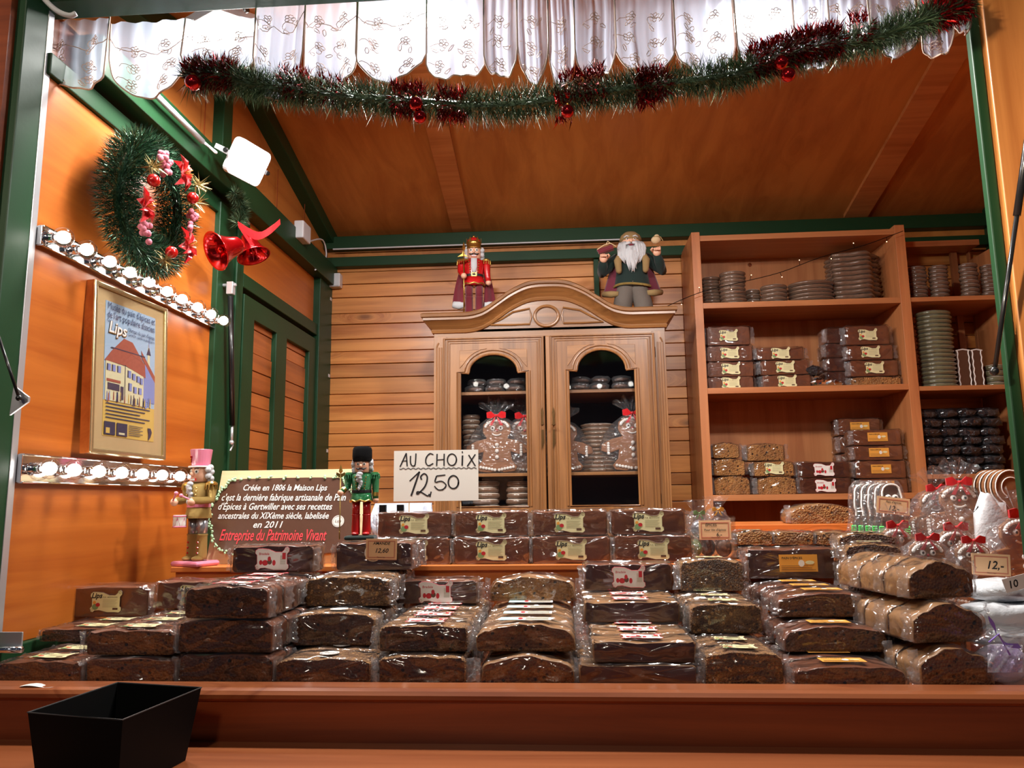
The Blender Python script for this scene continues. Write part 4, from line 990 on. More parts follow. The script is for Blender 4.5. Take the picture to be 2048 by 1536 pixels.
# doors
def door(side, px0, px1, g0, g1, a0, a1, yt, label):
    x0, x1 = cxx(px0, 700) - cxm, cxx(px1, 700) - cxm; gx0, gx1 = cxx(g0, 745) - cxm, cxx(g1, 745) - cxm
    c = (gx0 + gx1) / 2; hw_ = (gx1 - gx0) / 2; aw = hw_ * .74
    zs0, zsh, zat = cz(1012), cz(744), cz(yt)
    opening = [(c - hw_, zs0), (c + hw_, zs0), (c + hw_, zsh), (c + aw, zsh)] + [(c + aw * math.cos(PI * i / 16), zsh + .004 + (zat - zsh) * math.sin(PI * i / 16)) for i in range(17)] + [(c - aw, zsh), (c - hw_, zsh)]
    d = obj('door', MB().prism([[(x0, ZD0), (x1, ZD0), (x1, ZD1), (x0, ZD1)], opening], .022, Matrix.Translation((0, -.014, 0))), M['oak'], cup, bevel=.0015)
    def ring(name, lp, r, y): obj(name, MB().tube([(p[0], y, p[1]) for p in lp], r, n=8, closed=True), M['oak'], d)
    ring('glazing_bead', opening, .0055, -.015)
    off = .018
    ring('moulding', [(x0 + .006, ZD0 + .006), (x1 - .006, ZD0 + .006), (x1 - .006, ZD1 - .006), (x0 + .006, ZD1 - .006)], .006, -.014)
    ring('moulding', [(x0 + .020, ZD0 + .010), (x1 - .020, ZD0 + .010), (x1 - .020, ZD1 - .016), (x0 + .020, ZD1 - .016)], .0045, -.014)
    ring('moulding', [(x0 + .030, ZD0 + .014), (x1 - .030, ZD0 + .014), (x1 - .030, ZD1 - .026), (x0 + .030, ZD1 - .026)], .003, -.014)
    # carved arch shoulders
    oa = [(c + (aw + off) * math.cos(PI * i / 16), zsh + .004 + (zat - zsh + off) * math.sin(PI * i / 16)) for i in range(17)]
    obj('arch_moulding', MB().tube([(p[0], -.015, p[1]) for p in [(c + hw_ + .012, zs0), (c + hw_ + .012, zsh + .006), (c + aw + off, zsh + .006)] + oa[1:-1] + [(c - aw - off, zsh + .006), (c - hw_ - .012, zsh + .006), (c - hw_ - .012, zs0)]], .0045, n=6), M['oak'], d)
    for s_ in (-1, 1):
        tri = [(c + s_ * (hw_ + .002), zsh + .022), (c + s_ * (hw_ + .002), zat + .022), (c + s_ * .02 + s_ * .012, zat + .026)] + [(c + s_ * (aw + off + .012) * math.cos(PI * i / 16), zsh + .004 + (zat - zsh + off + .010) * math.sin(PI * i / 16)) for i in (7, 6, 5, 4, 3, 2)]
        obj('spandrel', MB().prism(tri, .004, Matrix.Translation((0, -.017, 0))), M['oak_x'], d, bevel=.0015)
    obj('glass_pane', MB().box(c - hw_ - .004, c + hw_ + .004, -.004, -.002, zs0 - .004, zat + .004), M['glass'], d)
    xk = x1 - .012 if side < 0 else x0 + .012
    k = obj('keyhole_plate', MB().prism([(xk - .006, cz(850)), (xk + .006, cz(850)), (xk + .003, cz(838)), (xk + .006, cz(826)), (xk, cz(815)), (xk - .006, cz(826)), (xk - .003, cz(838))], .002, Matrix.Translation((0, -.022, 0))), plain('aged_brass', srgb(92, 66, 36), .4, .8), d)
    k2 = obj('keyhole_plate', MB().prism([(xk - .006, cz(900)), (xk, cz(893)), (xk + .006, cz(886)), (xk + .005, cz(860)), (xk - .005, cz(860))], .002, Matrix.Translation((0, -.022, 0))), bpy.data.materials['aged_brass'], d)
    if side > 0: obj('key', MB().tube([(xk, -.018, cz(852)), (xk, -.04, cz(852))], .003).lathe([(.008, -.001), (.008, .001)], 10, Matrix.Translation((xk, -.044, cz(852)))), bpy.data.materials['aged_brass'], d)
    return d
door(-1, 887, 1088, 921, 1054, 945, 1040, 708, '')
door(1, 1099, 1309, 1136, 1270, 1155, 1245, 704, '')

# ---------------------------------------------------------------- bagged gingerbread figures
def bow(root, p, s_, name='bow', mat='red_satin', rz=0.0):
    b = MB(); T = Matrix.Translation(p) @ Matrix.Rotation(rz, 4, 'Y') @ Matrix.Scale(s_, 4)
    for sg in (-1, 1):
        out = [Vector((sg * .06, 0, .03)), Vector((sg * .5, -.10, .42)), Vector((sg * .95, -.02, .30)), Vector((sg * .92, .04, -.22)), Vector((sg * .5, .02, -.30)), Vector((sg * .06, 0, -.05))]
        o2 = [v + Vector((0, .22, 0)) * (1 - abs(abs(v.x) - .5)) + Vector((0, .05, 0)) for v in out]
        k = [T @ v for v in out + o2]; n = 6
        b.add(k, [(0, 1, 5), (1, 4, 5), (1, 2, 3, 4), (6, 11, 7), (7, 11, 10), (7, 10, 9, 8)] + [(i, (i + 1) % n, (i + 1) % n + n, i + n) for i in range(n)])
        tail = [Vector((sg * .05, -.05, -.05)), Vector((sg * .35, -.12, -.45)), Vector((sg * .7, -.06, -.95)), Vector((sg * .38, -.06, -.98)), Vector((sg * .15, -.1, -.5))]
        k = [T @ v for v in tail] + [T @ (v + Vector((0, .04, 0))) for v in tail]
        b.add(k, [(0, 1, 4), (1, 2, 3, 4), (5, 9, 6), (6, 9, 8, 7)] + [(i, (i + 1) % 5, (i + 1) % 5 + 5, i + 5) for i in range(5)])
    b.ball((0, 0, 0), (.14, .14, .14), 8, 6, T)
    return obj(name, b, M[mat], root)
MAN = [(0, 0.02), (.10, -.02), (.26, 0), (.30, .08), (.22, .2), (.20, .36), (.34, .30), (.46, .34), (.45, .46), (.30, .56), (.15, .60), (.21, .72), (.20, .86), (.10, .96), (0, .99)]
def bagged_man(name, label, loc, H, rot=(0, 0, 0), eyes=True, style=0, bows=True, group=None, icing='icing'):
    root = thing(name, label, 'gingerbread', loc, rot, group); rnd = random.Random(hash(label) % 1000 if False else len(label) * 7 + style)
    full = MAN + [(-x, z) for x, z in MAN[::-1][1:-1]]
    full = [(x * H, z * H * .80 + .01) for x, z in full]
    obj('gingerbread_man', MB().prism(full, .014, Matrix.Translation((0, -.007, 0))), M['ginger'], root, bevel=.004)
    b = MB(); y = -.009
    rim = [(p.x, y, p.y) for p in smoothpath([(x * .9, (z - .01) * .94 + .014, 0) for x, z in full + full[:1]], 2)]
    sel = rim if style == 1 else None
    if style == 1: b.tube(rim[:-1], .0026 * H / .2, n=5, closed=True)
    # curly fringe, cuffs and hems of icing blobs
    rb_ = .0048 * H / .2
    zh = H * .80 * .86
    for i in range(13):
        a = PI * (.08 + .84 * i / 12); b.ball((math.cos(a) * H * .17, y, H * .66 + math.sin(a) * H * .115), rb_, 6, 4)
    for sg in (-1, 1):
        for i in range(5): b.ball((sg * (.355 * H), y, (.27 + .035 * i) * H), rb_, 6, 4)
        for i in range(6): b.ball((sg * (.03 + .042 * i) * H, y, (.055 + .008 * i) * H), rb_, 6, 4)
    for i in range(3): b.ball((0, y, (.24 + .09 * i) * H), rb_ * 1.3, 8, 5)
    b.tube([(x * H, y, z * H) for x, z in arc(0, .60, .07, .04, 200, 340, 8)], .0022 * H / .2, n=5)
    obj('icing', b, M[icing], root)
    b = MB()
    for sg in (-1, 1): b.ball((sg * .06 * H, y - .001, .665 * H), (rb_ * 1.5, rb_ * .8, rb_ * 1.5), 10, 6, mat=0); b.ball((sg * .06 * H, y - .004, .665 * H), (rb_ * .7, rb_ * .6, rb_ * .7), 8, 5, mat=1)
    b.ball((0, y - .001, .635 * H), rb_ * .7, 8, 5, mat=2)
    obj('face', b, [M['white'], M['ink'], M['inkred']], root)
    # cellophane bag: lumpy body gathered at the bow, fan above
    b = MB(); n = 18; rows = [(-.01, .30, .6), (.0, .40, 1), (.15, .46, 1.2), (.35, .48, 1.2), (.55, .38, 1.1), (.70, .28, .95), (.79, .17, .8), (.84, .035, 1)]
    vs = []
    for z, rx, ry in rows:
        for k in range(n):
            a = 2 * PI * k / n; q = 1 + .06 * math.sin(a * 5 + z * 9) + rnd.uniform(-.03, .03)
            vs.append(Vector((rx * H * q * math.cos(a), (.016 + .014 * ry) * (H / .2) * math.sin(a) * q if z < .83 else .006 * math.sin(a), z * H + .003)))
    b.add(vs, [(i * n + k, i * n + (k + 1) % n, (i + 1) * n + (k + 1) % n, (i + 1) * n + k) for i in range(len(rows) - 1) for k in range(n)] + [tuple(range(n))[::-1]])
    obj('bag', b, M['film_bag'], root, smooth=True)
    b = MB()
    def fan(u, v):
        a = (u - .5) * 2.0; rr = .02 + .26 * v * (1 + .12 * math.sin(u * 23 + style))
        return Vector((math.sin(a) * rr * H * 1.15, .012 * math.sin(u * 30 + 1) * v * H / .2 + rnd.uniform(-.002, .002), .84 * H + math.cos(a) * rr * H))
    b.grid(fan, 22, 4); obj('bag_top', b, M['film_bag'], root, smooth=True)
    if bows: bow(root, Vector((0, -.02 * H / .2, .845 * H)), .15 * H)
    return root
mz = zs_[1] + .014; Hc = (cz(825) - mz) / .85
ym = CY + .09
for k, px in enumerate([990, 1046]): bagged_man('gingerbread_bag', 'gingerbread man bagged with red bow, %s behind the left cupboard door' % ('nearer the middle', 'half hidden')[k], (cxx(px), ym + .05 * k, mz), Hc)
bagged_man('gingerbread_bag', 'gingerbread man in a bag with red bow behind the right cupboard door', (cxx(1268), ym, mz), Hc)
bagged_man('gingerbread_bag', 'partly hidden gingerbread man at the left edge of the right cupboard door', (cxx(1128), ym + .02, mz), Hc * .9, bows=False)
def cstack(x0, x1, yt, z0, n, Y, label, group, **kw):
    discstack(x0, x1, yt, z0, n, Y, label, group, **kw)
cstack(1160, 1232, 848, mz, 12, CY + .16, 'wide wrapped cookie, tall stack behind right cupboard door', 'wide cookies behind the right cupboard door')
cstack(924, 962, 830, mz, 12, CY + .20, 'wrapped cookie, narrow stack behind left cupboard door', 'cookies in the narrow stack behind the left door')
cstack(945, 1000, 962, ZD0, 6, CY + .12, 'iced round cookie, left stack at the cupboard bottom', 'iced cookies left at the cupboard bottom')
cstack(1012, 1062, 962, ZD0, 6, CY + .12, 'iced round cookie, right stack at the cupboard bottom', 'iced cookies right at the cupboard bottom')
for k, (px, n_) in enumerate([(945, 3), (985, 4), (1028, 3), (1160, 3), (1200, 4), (1245, 3)]):
    z0 = zs_[0] + .014
    for j in range(2):
        o = obj('cookie_bag', bagmesh(k * 3 + j, (.045, .035, .018)), M['film_bag'], smooth=True); o.location = (cxx(px, 770) + .008 * j, CY + .09 + .03 * j, z0 + .019 + .034 * j)
        obj('cookie', MB().ball((0, 0, 0), (.036, .026, .010), 12, 6), M['gingerdark'], o, smooth=True)
        tag(o, 'clear cookie bag, %s layer, %s, top shelf in the cupboard' % (('lower', 'upper')[j], ('far left', 'left of centre', 'behind the left door edge', 'at the right door edge', 'right of centre', 'far right')[k]), 'bag')
enc_done()

# ================================================================== LEFT WALL FITTINGS
enc_start()
def basis(o, ex, ey): # matrix with local x, local z(up) along given world vectors
    ex = ex.normalized(); ez = (ey - ex * ey.dot(ex)).normalized(); ey_ = ez.cross(ex)
    return Matrix.Translation(o) @ Matrix((ex, ey_, ez)).transposed().to_4x4()
# two vanity strips with globe bulbs
def strip(name, label, zc, h, y0, y1, bulbs, zoff=0):
    t = thing(name, label, 'light strip', (XL, (y0 + y1) / 2, zc)); L = (y1 - y0) / 2
    b = MB(); b.box(.0, .010, -L, L, -h / 2, h / 2)
    for s_ in (-1, 1): b.box(.0, .018, -L, L, s_ * h / 2 - .002, s_ * h / 2 + .002)
    b.box(.0, .014, -L - .002, -L, -h / 2, h / 2); b.box(.0, .014, L, L + .002, -h / 2, h / 2)
    obj('chrome_channel', b, M['chrome'], t, bevel=.001)
    src = None
    for (px, py) in bulbs:
        p = onX(px, py, XL + .052); loc = (.052, p.y - (y0 + y1) / 2, 0)
        if src is None:
            g = obj('light_bulb', MB().lathe([(.0115, -.024), (.014, -.019), (.022, -.008), (.0245, .002), (.022, .012), (.013, .021), (.00001, .0245)], 16, Matrix.Rotation(PI / 2, 4, 'Y')), M['bulbglass'], t, smooth=True)
            g.location = loc
            obj('glow', MB().ball((0, 0, 0), .0148, 14, 10), M['filament'], g, smooth=True)
            obj('socket', MB().lathe([(.015, 0), (.015, .006), (.0125, .008), (.0125, .022), (.0105, .03)], 14, Matrix.Translation((-.046, 0, 0)) @ Matrix.Rotation(PI / 2, 4, 'Y')), M['chrome'], g, smooth=True)
            src = g
        else:
            g = src.copy(); COL.objects.link(g); g.parent = t; g.location = loc
            for ch in list(src.children): c = ch.copy(); COL.objects.link(c); c.parent = g
    return t
strip('bulb_strip', 'upper chrome strip of round globe bulbs above the framed poster', 2.222, .046, 1.615, 2.60,
      [(125, 485), (172, 508), (219, 527), (260, 550), (298, 573), (334, 590), (364, 602), (395, 622), (422, 634), (447, 641)])
strip('bulb_strip', 'lower chrome strip of round globe bulbs below the framed poster', 1.682, .062, 1.615, 2.47,
      [(97, 948), (147, 948), (197, 948), (243, 949), (285, 950), (324, 950), (360, 951), (392, 952)])
# framed poster
A = onX(178, 905, XL + .045); B_ = onX(327, 918, XL + .078); Ct = onX(209, 566, XL + .025); D = onX(352, 627, XL + .058)
ex = (B_ - A + D - Ct) / 2; pw = ex.length; ph = ((Ct - A).length + (D - B_).length) / 2
po = thing('framed_poster', 'tall poster of an Alsatian gingerbread museum in a champagne frame between the bulb strips', 'poster')
po.matrix_basis = basis(A, ex, (Ct - A + D - B_) / 2)
fw = .012
obj('frame', MB().prism([[(0, 0), (pw, 0), (pw, ph), (0, ph)], [(fw, fw), (pw - fw, fw), (pw - fw, ph - fw), (fw, ph - fw)]], .022, Matrix.Translation((0, -.004, 0))), M['champagne'], po, bevel=.003)
obj('frame_side', MB().box(-.001, .004, .0, .026, 0, ph), M['step'], po)  # orange wood colour paints in the wood's reflection on the frame
obj('mat_board', MB().box(fw - .002, pw - fw + .002, .004, .008, fw - .002, ph - fw + .002), M['mat'], po)
mx, mz_ = pw * .16, ph * .085; PW = pw - 2 * mx; PH = ph * .80; T = Matrix.Translation((mx, .002, mz_ + .01))
def U(x, z): return (x * PW, z * PH)
b = MB()
b.box(0, PW, .001, .002, PH * .26, PH, T, mat=0); b.box(0, PW, .001, .002, 0, PH * .26, T, mat=1)
def flat(pts, m_, y): b.prism([U(*p) for p in pts], .0004, T @ Matrix.Translation((0, y, 0)), mat=m_)
flat([(.84, .40), (.84, .72), (.865, .79), (.89, .72), (.89, .40)], 3, .0004)                                   # church
flat([(.82, .68), (.865, .75), (.91, .68)], 4, .0002); flat([(.855, .74), (.865, .82), (.875, .74)], 6, 0)
flat([(.75, .30), (1.0, .30), (1.0, .50), (.92, .55), (.78, .60)], 6, 0)
flat([(.72, .64), (1.0, .47), (1.0, .52), (.70, .70)], 2, -.0002)
flat([(.02, .26), (.76, .26), (.76, .50), (.40, .54), (.02, .55)], 3, -.0004)                                    # house walls
flat([(.0, .55), (.12, .63), (.40, .66), (.78, .60), (.80, .49), (.40, .545)], 2, -.0006)                       # mansard
flat([(.12, .63), (.35, .75), (.52, .74), (.76, .60), (.40, .66)], 2, -.0008)
b.box(*U(.11, 0)[:1], PW * .78, -.001, -.0008, PH * .652, PH * .660, T, mat=4)
for (x, z, w_, h_) in [(.06, .48, .05, .05), (.15, .48, .05, .05), (.25, .48, .05, .05), (.45, .46, .05, .055), (.54, .45, .05, .05), (.63, .44, .05, .05), (.70, .43, .04, .05), (.47, .36, .05, .06), (.57, .35, .05, .05), (.67, .35, .05, .05)]:
    b.box(x * PW, (x + w_) * PW, -.0012, -.001, z * PH, (z + h_) * PH, T, mat=6); b.box((x - .02) * PW, (x - .005) * PW, -.0012, -.001, z * PH, (z + h_) * PH, T, mat=4)
for (x, z, w_, h_) in [(.06, .34, .22, .05), (.30, .28, .06, .10), (.04, .40, .26, .02)]: b.box(x * PW, (x + w_) * PW, -.0012, -.001, z * PH, (z + h_) * PH, T, mat=2 if h_ < .04 else 4)
b.box(.38 * PW, .39 * PW, -.0012, -.001, .27 * PH, .55 * PH, T, mat=4)
rp = random.Random(3)
for k in range(26):
    x = rp.uniform(.03, .92); h_ = rp.uniform(.04, .07); z = .25 + rp.uniform(0, .02)
    b.prism([U(x, z), U(x + .022, z), U(x + .018, z + h_), U(x + .008, z + h_ * 1.1)], .0002, T @ Matrix.Translation((0, -.0014, 0)), mat=(2, 4, 6, 5, 1)[k % 5])
for (s_, x, z, q, m_, sh, bo) in [('Musée du pain d\'épices et', .50, .940, .082, 5, 0, .004), ('de l\'art populaire alsacien', .50, .875, .078, 5, 0, .004), ('Chez', .07, .84, .045, 5, 0, 0), ("l'Artisan du pain d'épices", .70, .815, .048, 5, 0, .004), ('Gertwiller, capitale du pain d\'épices', .70, .785, .032, 5, 0, .01)]:
    vs_, fs_ = textmesh(s_, q * PW * 1.02, sh, bo * .01)
    wid = max(v.x for v in vs_) - min(v.x for v in vs_); k_ = {.082: .94, .078: .94, .048: .54, .032: .54, .045: .10}[q] * PW / wid
    b.add([T @ Vector((v.x * k_ + x * PW, -.0014, v.z * k_ * 1.45 + z * PH)) for v in vs_], fs_, m_)
addtext(b, 'Lips', .22 * PW, .765 * PH, .215 * PW, y=-.0016, mat=8, T=T, shear=.2, bold=.04)
addtext(b, 'Lips', .215 * PW, .769 * PH, .215 * PW, y=-.002, mat=7, T=T, shear=.2, bold=.015)
for k in range(5): b.box(.04 * PW, (.9 - .1 * (k % 3)) * PW, -.001, -.0008, (.235 - .026 * k) * PH, (.242 - .026 * k) * PH, T, mat=5)
for k in range(6): b.box(.48 * PW, (.76 - .05 * (k % 2)) * PW, -.001, -.0008, (.095 - .014 * k) * PH, (.099 - .014 * k) * PH, T, mat=5)
b.box(.02 * PW, .22 * PW, -.001, -.0008, .01 * PH, .105 * PH, T, mat=4); b.box(.25 * PW, .45 * PW, -.001, -.0008, .01 * PH, .105 * PH, T, mat=4)
b.box(.05 * PW, .12 * PW, -.0012, -.001, .02 * PH, .06 * PH, T, mat=1); b.box(.29 * PW, .40 * PW, -.0012, -.001, .02 * PH, .035 * PH, T, mat=3)
flat([(.86, .10), (.92, .10), (.95, .07), (.92, .03), (.87, .0), (.88, .05)], 4, -.001)
obj('print', b, [M['sky'], M['postery'], M['posterred'], M['posterwall'], M['posterdark'], M['postertext'], M['posterblue'], M['white'], M['gold']], po)
obj('glass', MB().box(fw, pw - fw, -.003, -.002, fw, ph - fw), M['glass'], po)

def needles(b, pts, rad, n, ln, wd, rnd, mat=0, droop=0.0, spread=1.0, lo=.1, hi=.55):
    """thin foil blades sticking out around a path"""
    P = [Vector(p) for p in pts]; N = len(P)
    for _ in range(n):
        i = rnd.randrange(N - 1); t = rnd.random(); p = P[i].lerp(P[i + 1], t); d = (P[i + 1] - P[i]).normalized()
        o_ = d.orthogonal().normalized(); o_.rotate(Matrix.Rotation(rnd.uniform(0, 2 * PI), 3, d))
        base = p + o_ * rad * rnd.uniform(lo, hi); q = (o_ + d * rnd.uniform(-.6, .6) * spread + Vector((0, 0, -droop))).normalized()
        l = ln * rnd.uniform(.6, 1.15); s_ = q.cross(Vector((rnd.uniform(-1, 1), rnd.uniform(-1, 1), rnd.uniform(-1, 1)))).normalized() * wd
        k = len(b.v); tip = base + q * l + d * rnd.uniform(-.2, .2) * l
        b.v += [tuple(base - s_), tuple(base + s_), tuple(tip)]; b.f.append((k, k + 1, k + 2)); b.m.append(mat)
# wreath
wc = onX(300, 410, XL + .085); wR = .153; rnd = random.Random(5)
wr_ = thing('christmas_wreath', 'large round dark green tinsel wreath with red poinsettias hanging on the left wall', 'wreath', wc, (0, 0, 0))
wr_.rotation_euler = (0, 0, math.radians(2))
# the ring faces into the hut (local x)
ring = [Vector((.006 * math.sin(3 * a), wR * math.cos(a) * 1.0, wR * math.sin(a) * .98)) for a in [2 * PI * k / 60 for k in range(61)]]
b = MB(); b.tube(ring[:-1], .014, n=8, closed=True, mat=0); needles(b, ring, .056, 22000, .025, .0011, rnd, lo=.15, hi=.95)
o = obj('tinsel', b, M['tinseldark'], wr_); o['kind'] = 'stuff'
def rp_(a, rr=1.0, out=.06): return Vector((out, wR * rr * math.cos(a), wR * rr * math.sin(a)))
def wpos(px, py, out=.06):
    X_ = wc.x + out; p = onX(px, py, X_); return p - Vector(wc)
def poinsettia(p, s_, rot):
    b = MB(); rr = random.Random(int(rot * 10))
    for ly in range(2):
        for k in range(5):
            a = rot + k * 2 * PI / 5 + ly * .6; L_ = s_ * (1 - .3 * ly)
            pts = [(0, 0, 0), (.012, L_ * .35, L_ * .24), (.016, L_ * .65, L_ * .20), (.004 + rr.uniform(-.01, .01), L_, 0), (.016, L_ * .65, -L_ * .20), (.012, L_ * .35, -L_ * .24), (.004, L_ * .5, 0)]
            T = Matrix.Translation(p + Vector((.006 * ly, 0, 0))) @ Matrix.Rotation(a, 4, 'X')
            v = [T @ Vector(q) for q in pts]; b.add(v, [(0, 1, 6), (1, 2, 6), (2, 3, 6), (3, 4, 6), (4, 5, 6), (5, 0, 6)], 0)
    for k in range(7):
        a = k * .9; b.tube([p + Vector((.008, 0, 0)), p + Vector((.03, .012 * math.cos(a), .012 * math.sin(a)))], .0012, n=4, mat=1)
    obj('poinsettia', b, [M['red_satin'], M['gold']], wr_)
poinsettia(wpos(362, 345, .075), .055, .4); poinsettia(wpos(280, 412, .075), .05, 1.9); poinsettia(wpos(371, 490, .075), .055, 1.0)
def berries(px, py, s_):
    b = MB(); rr = random.Random(px)
    for k in range(11): b.ball(wpos(px, py, .075) + Vector((rr.uniform(-.01, .01), rr.uniform(-s_, s_), rr.uniform(-s_, s_) * 1.4)), .0085, 7, 5)
    obj('berry_sprig', b, M['berry'], wr_, smooth=True)
for px, py, s_ in [(326, 318, .018), (330, 335, .014), (288, 468, .022), (384, 445, .022)]: berries(px, py, s_)
for px, py, r_ in [(302, 360, .0165), (386, 395, .0165), (341, 504, .0165)]:
    obj('bauble', MB().ball(wpos(px, py, .085), r_, 18, 12), plain('red_matt_bauble', srgb(190, 24, 22), .22, .3, .6), wr_, smooth=True)
b = MB()
for px, py in [(302, 340), (400, 375), (330, 525), (395, 410)]:
    c = wpos(px, py, .07); needles(b, [c - Vector((0, .02, 0)), c + Vector((0, .02, .02))], .01, 60, .035, .002, rnd)
o = obj('gold_sprig', b, M['tinselgold'], wr_); o['kind'] = 'stuff'

# bell pair with ribbon hanging from the mid post, under a tuft of tinsel
bc = onX(450, 497, XL + .12)
bells = thing('christmas_bells', 'pair of shiny red bells with a ribbon hanging from the green mid post', 'bell', bc)
def bell(name, c, axis, s_):
    T = Matrix.Translation(c) @ axis.to_track_quat('Z', 'Y').to_matrix().to_4x4() @ Matrix.Scale(s_, 4)
    pr = [(.0001, .62), (.16, .60), (.26, .50), (.30, .30), (.36, .10), (.47, -.12), (.56, -.22), (.585, -.26), (.57, -.27), (.53, -.24), (.44, -.12), (.33, .10), (.27, .30), (.22, .46), (.0001, .52)]
    o = obj(name, MB().lathe(pr, 32, T), M['red_shiny'], bells, smooth=True)
    obj('clapper', MB().ball((0, 0, -.08), .10, 10, 7, T).tube([T @ Vector((0, 0, .5)), T @ Vector((0, 0, -.1))], .02 * s_), M['red_shiny'], o, smooth=True)
bell('bell', Vector((-.0, -.012, -.006)), Vector((.55, .70, .45)), .112)
bell('bell', onX(503, 500, XL + .14) - bc, Vector((-.42, .10, 1)), .10)
b = MB()
r0 = onX(476, 448, XL + .12) - bc
for path_ in ([(0, 0, 0), (.02, .03, -.03), (.03, .05, -.07), (.03, .07, -.10)], [(0, 0, 0), (.03, .02, -.05), (.05, .04, -.08), (.05, .05, -.10)], [(0, 0, 0), (.06, .03, -.03), (.10, .05, .0), (.12, .07, .03)], [(0, 0, 0), (.05, .02, -.04), (.09, .04, -.02), (.12, .07, .03)]):
    pp = smoothpath([r0 + Vector(q) for q in path_], 4); v = []
    for p in pp: v += [p + Vector((0, -.003, .009)), p - Vector((0, -.003, .009))]
    b.add(v, [(2 * i, 2 * i + 1, 2 * i + 3, 2 * i + 2) for i in range(len(pp) - 1)])
obj('ribbon', b, M['red_satin'], bells)
tp = [onX(px, py, XL + .07) - bc for px, py in [(468, 385), (478, 400), (486, 425), (476, 448)]]
b = MB(); needles(b, tp, .024, 1500, .030, .0012, rnd)
o = obj('tinsel', b, M['tinsel'], bells); o['kind'] = 'stuff'
obj('hanging_wire', MB().tube([onX(476, 450, XL + .08) - bc, onX(490, 440, XL + .08) - bc, onX(499, 449, XL + .08) - bc], .0015), M['alu'], bells)
# gas strut on the mid post
st = thing('gas_strut', 'black gas strut with silver end fittings standing upright on the green mid post', 'strut', onX(464, 730, XL + .05))
sp = [onX(462, 570, XL + .05) - st.location, onX(463, 885, XL + .05) - st.location]
obj('cylinder', MB().tube([sp[0] + Vector((0, 0, -.04)), sp[1] + Vector((0, 0, .06))], .0095, n=14), M['blackmetal'], st, smooth=True)
obj('rod', MB().tube([sp[1] + Vector((0, 0, .06)), sp[1]], .005, n=10), M['alu'], st, smooth=True)
obj('end_fitting', MB().box(-.012, .012, -.012, .012, -.035, .01, Matrix.Translation(sp[0])).tube([sp[0] + Vector((-.03, 0, .0)), sp[0] + Vector((.02, 0, 0))], .006), M['alu'], st, bevel=.002)
obj('end_fitting', MB().ball(sp[1], .009).tube([sp[1], sp[1] + Vector((.0, .012, -.008)), sp[1] + Vector((0, -.008, -.03))], .003), M['alu'], st)
# struts of the raised front shutter, left and right
def shutter_strut(a, c, label, mount, YY, thick=.008):
    o_ = (Vector(a) + Vector(c)) / 2; t = thing('gas_strut', label, 'strut', o_)
    a, c = Vector(a) - o_, Vector(c) - o_; m_ = a.lerp(c, .45)
    obj('cylinder', MB().tube([a, m_], thick, n=12), M['blackmetal'], t, smooth=True)
    obj('rod', MB().tube([m_, c], thick * .62, n=10), M['blackmetal'], t, smooth=True)
    obj('end_fitting', MB().ball(c, thick * 1.3, 10, 7), M['blackmetal'], t, smooth=True)
    if mount: obj('bracket', MB().prism([(c.x - .028, c.z - .035), (c.x - .024, c.z + .03), (c.x + .012, c.z + .004), (c.x + .012, c.z - .006)], .006, Matrix.Translation((0, .012, 0))), M['alu'], t, bevel=.001)
    return t
shutter_strut(onY(-40, 560, 1.50), onY(38, 796, 1.50), 'black gas strut crossing the left green post down to a silver bracket', True, 1.50, .005)
shutter_strut(onY(2070, 180, 1.58), onY(1989, 742, 1.64), 'long black gas strut slanting across the right green post', False, 1.6, .0075)
# LED floodlights
def floodlight(label, c, nrm, w_, h_, arm):
    t = thing('floodlight', label, 'floodlight'); z_ = -Vector(nrm).normalized(); x_ = Vector((0, 0, 1)).cross(z_).normalized() if arm != 'main' else onY(520, 360, c[1]) - onY(455, 300, c[1])
    x_ = (x_ - z_ * x_.dot(z_)).normalized(); y_ = z_.cross(x_)
    t.matrix_basis = Matrix.Translation(c) @ Matrix((x_, y_, z_)).transposed().to_4x4()
    def rr(a, b_, r_): return [(p[0] + sx_ * (a - r_), p[1] + sz_ * (b_ - r_)) for sx_, sz_, a0 in ((1, 1, 0), (-1, 1, 90), (-1, -1, 180), (1, -1, 270)) for p in arc(0, 0, r_, r_, a0, a0 + 90, 4)]
    T = Matrix.Rotation(-PI / 2, 4, 'X')   # prism extrudes along local z
    def ext(lp, z0, z1): return MB().prism(lp, z1 - z0, Matrix.Translation((0, 0, z0)) @ Matrix.Rotation(PI / 2, 4, 'X'))
    obj('housing', ext(rr(w_ / 2, h_ / 2, .02), -.0, .022), M['whiteplastic'], t, bevel=.003)
    obj('led_panel', ext(rr(w_ / 2 - .006, h_ / 2 - .006, .017), -.004, -.001), M['led'], t)
    a = w_ / 2 + .016
    obj('bracket', MB().bar((-a, 0, .012), (-a, -h_ * .0, .07), .016, .003, (1, 0, 0)).bar((a, 0, .012), (a, 0, .07), .016, .003, (1, 0, 0)).bar((-a, 0, .07), (a, 0, .07), .016, .003, (0, 0, 1)), M['whiteplastic'], t)
    for s_ in (-1, 1): obj('knob', MB().tube([(s_ * (a + .002), 0, .012), (s_ * (a + .010), 0, .012)], .008, n=10), M['blackmetal'], t)
    return t
fl = floodlight('lit white LED floodlight on its bracket, fixed to the left wall plate', FL_C, FL_N, .155, .125, 'x')
for k, (x, y, z) in enumerate(FLOODS):
    c = Vector((x, y, z)); nn = FLOOD_N[k].normalized()
    floodlight('glaring LED floodlight behind the lace, %s of the front three' % ('left', 'middle', 'right')[k], c, nn, .22, .16, 'x')
cb = [onX(px, py, XL + .075) for px, py in [(300, 178), (360, 238), (405, 283), (420, 295)]]
cd = thing('cable_conduit', 'grey cable conduit running along the green wall plate to the floodlight', 'conduit', cb[0])
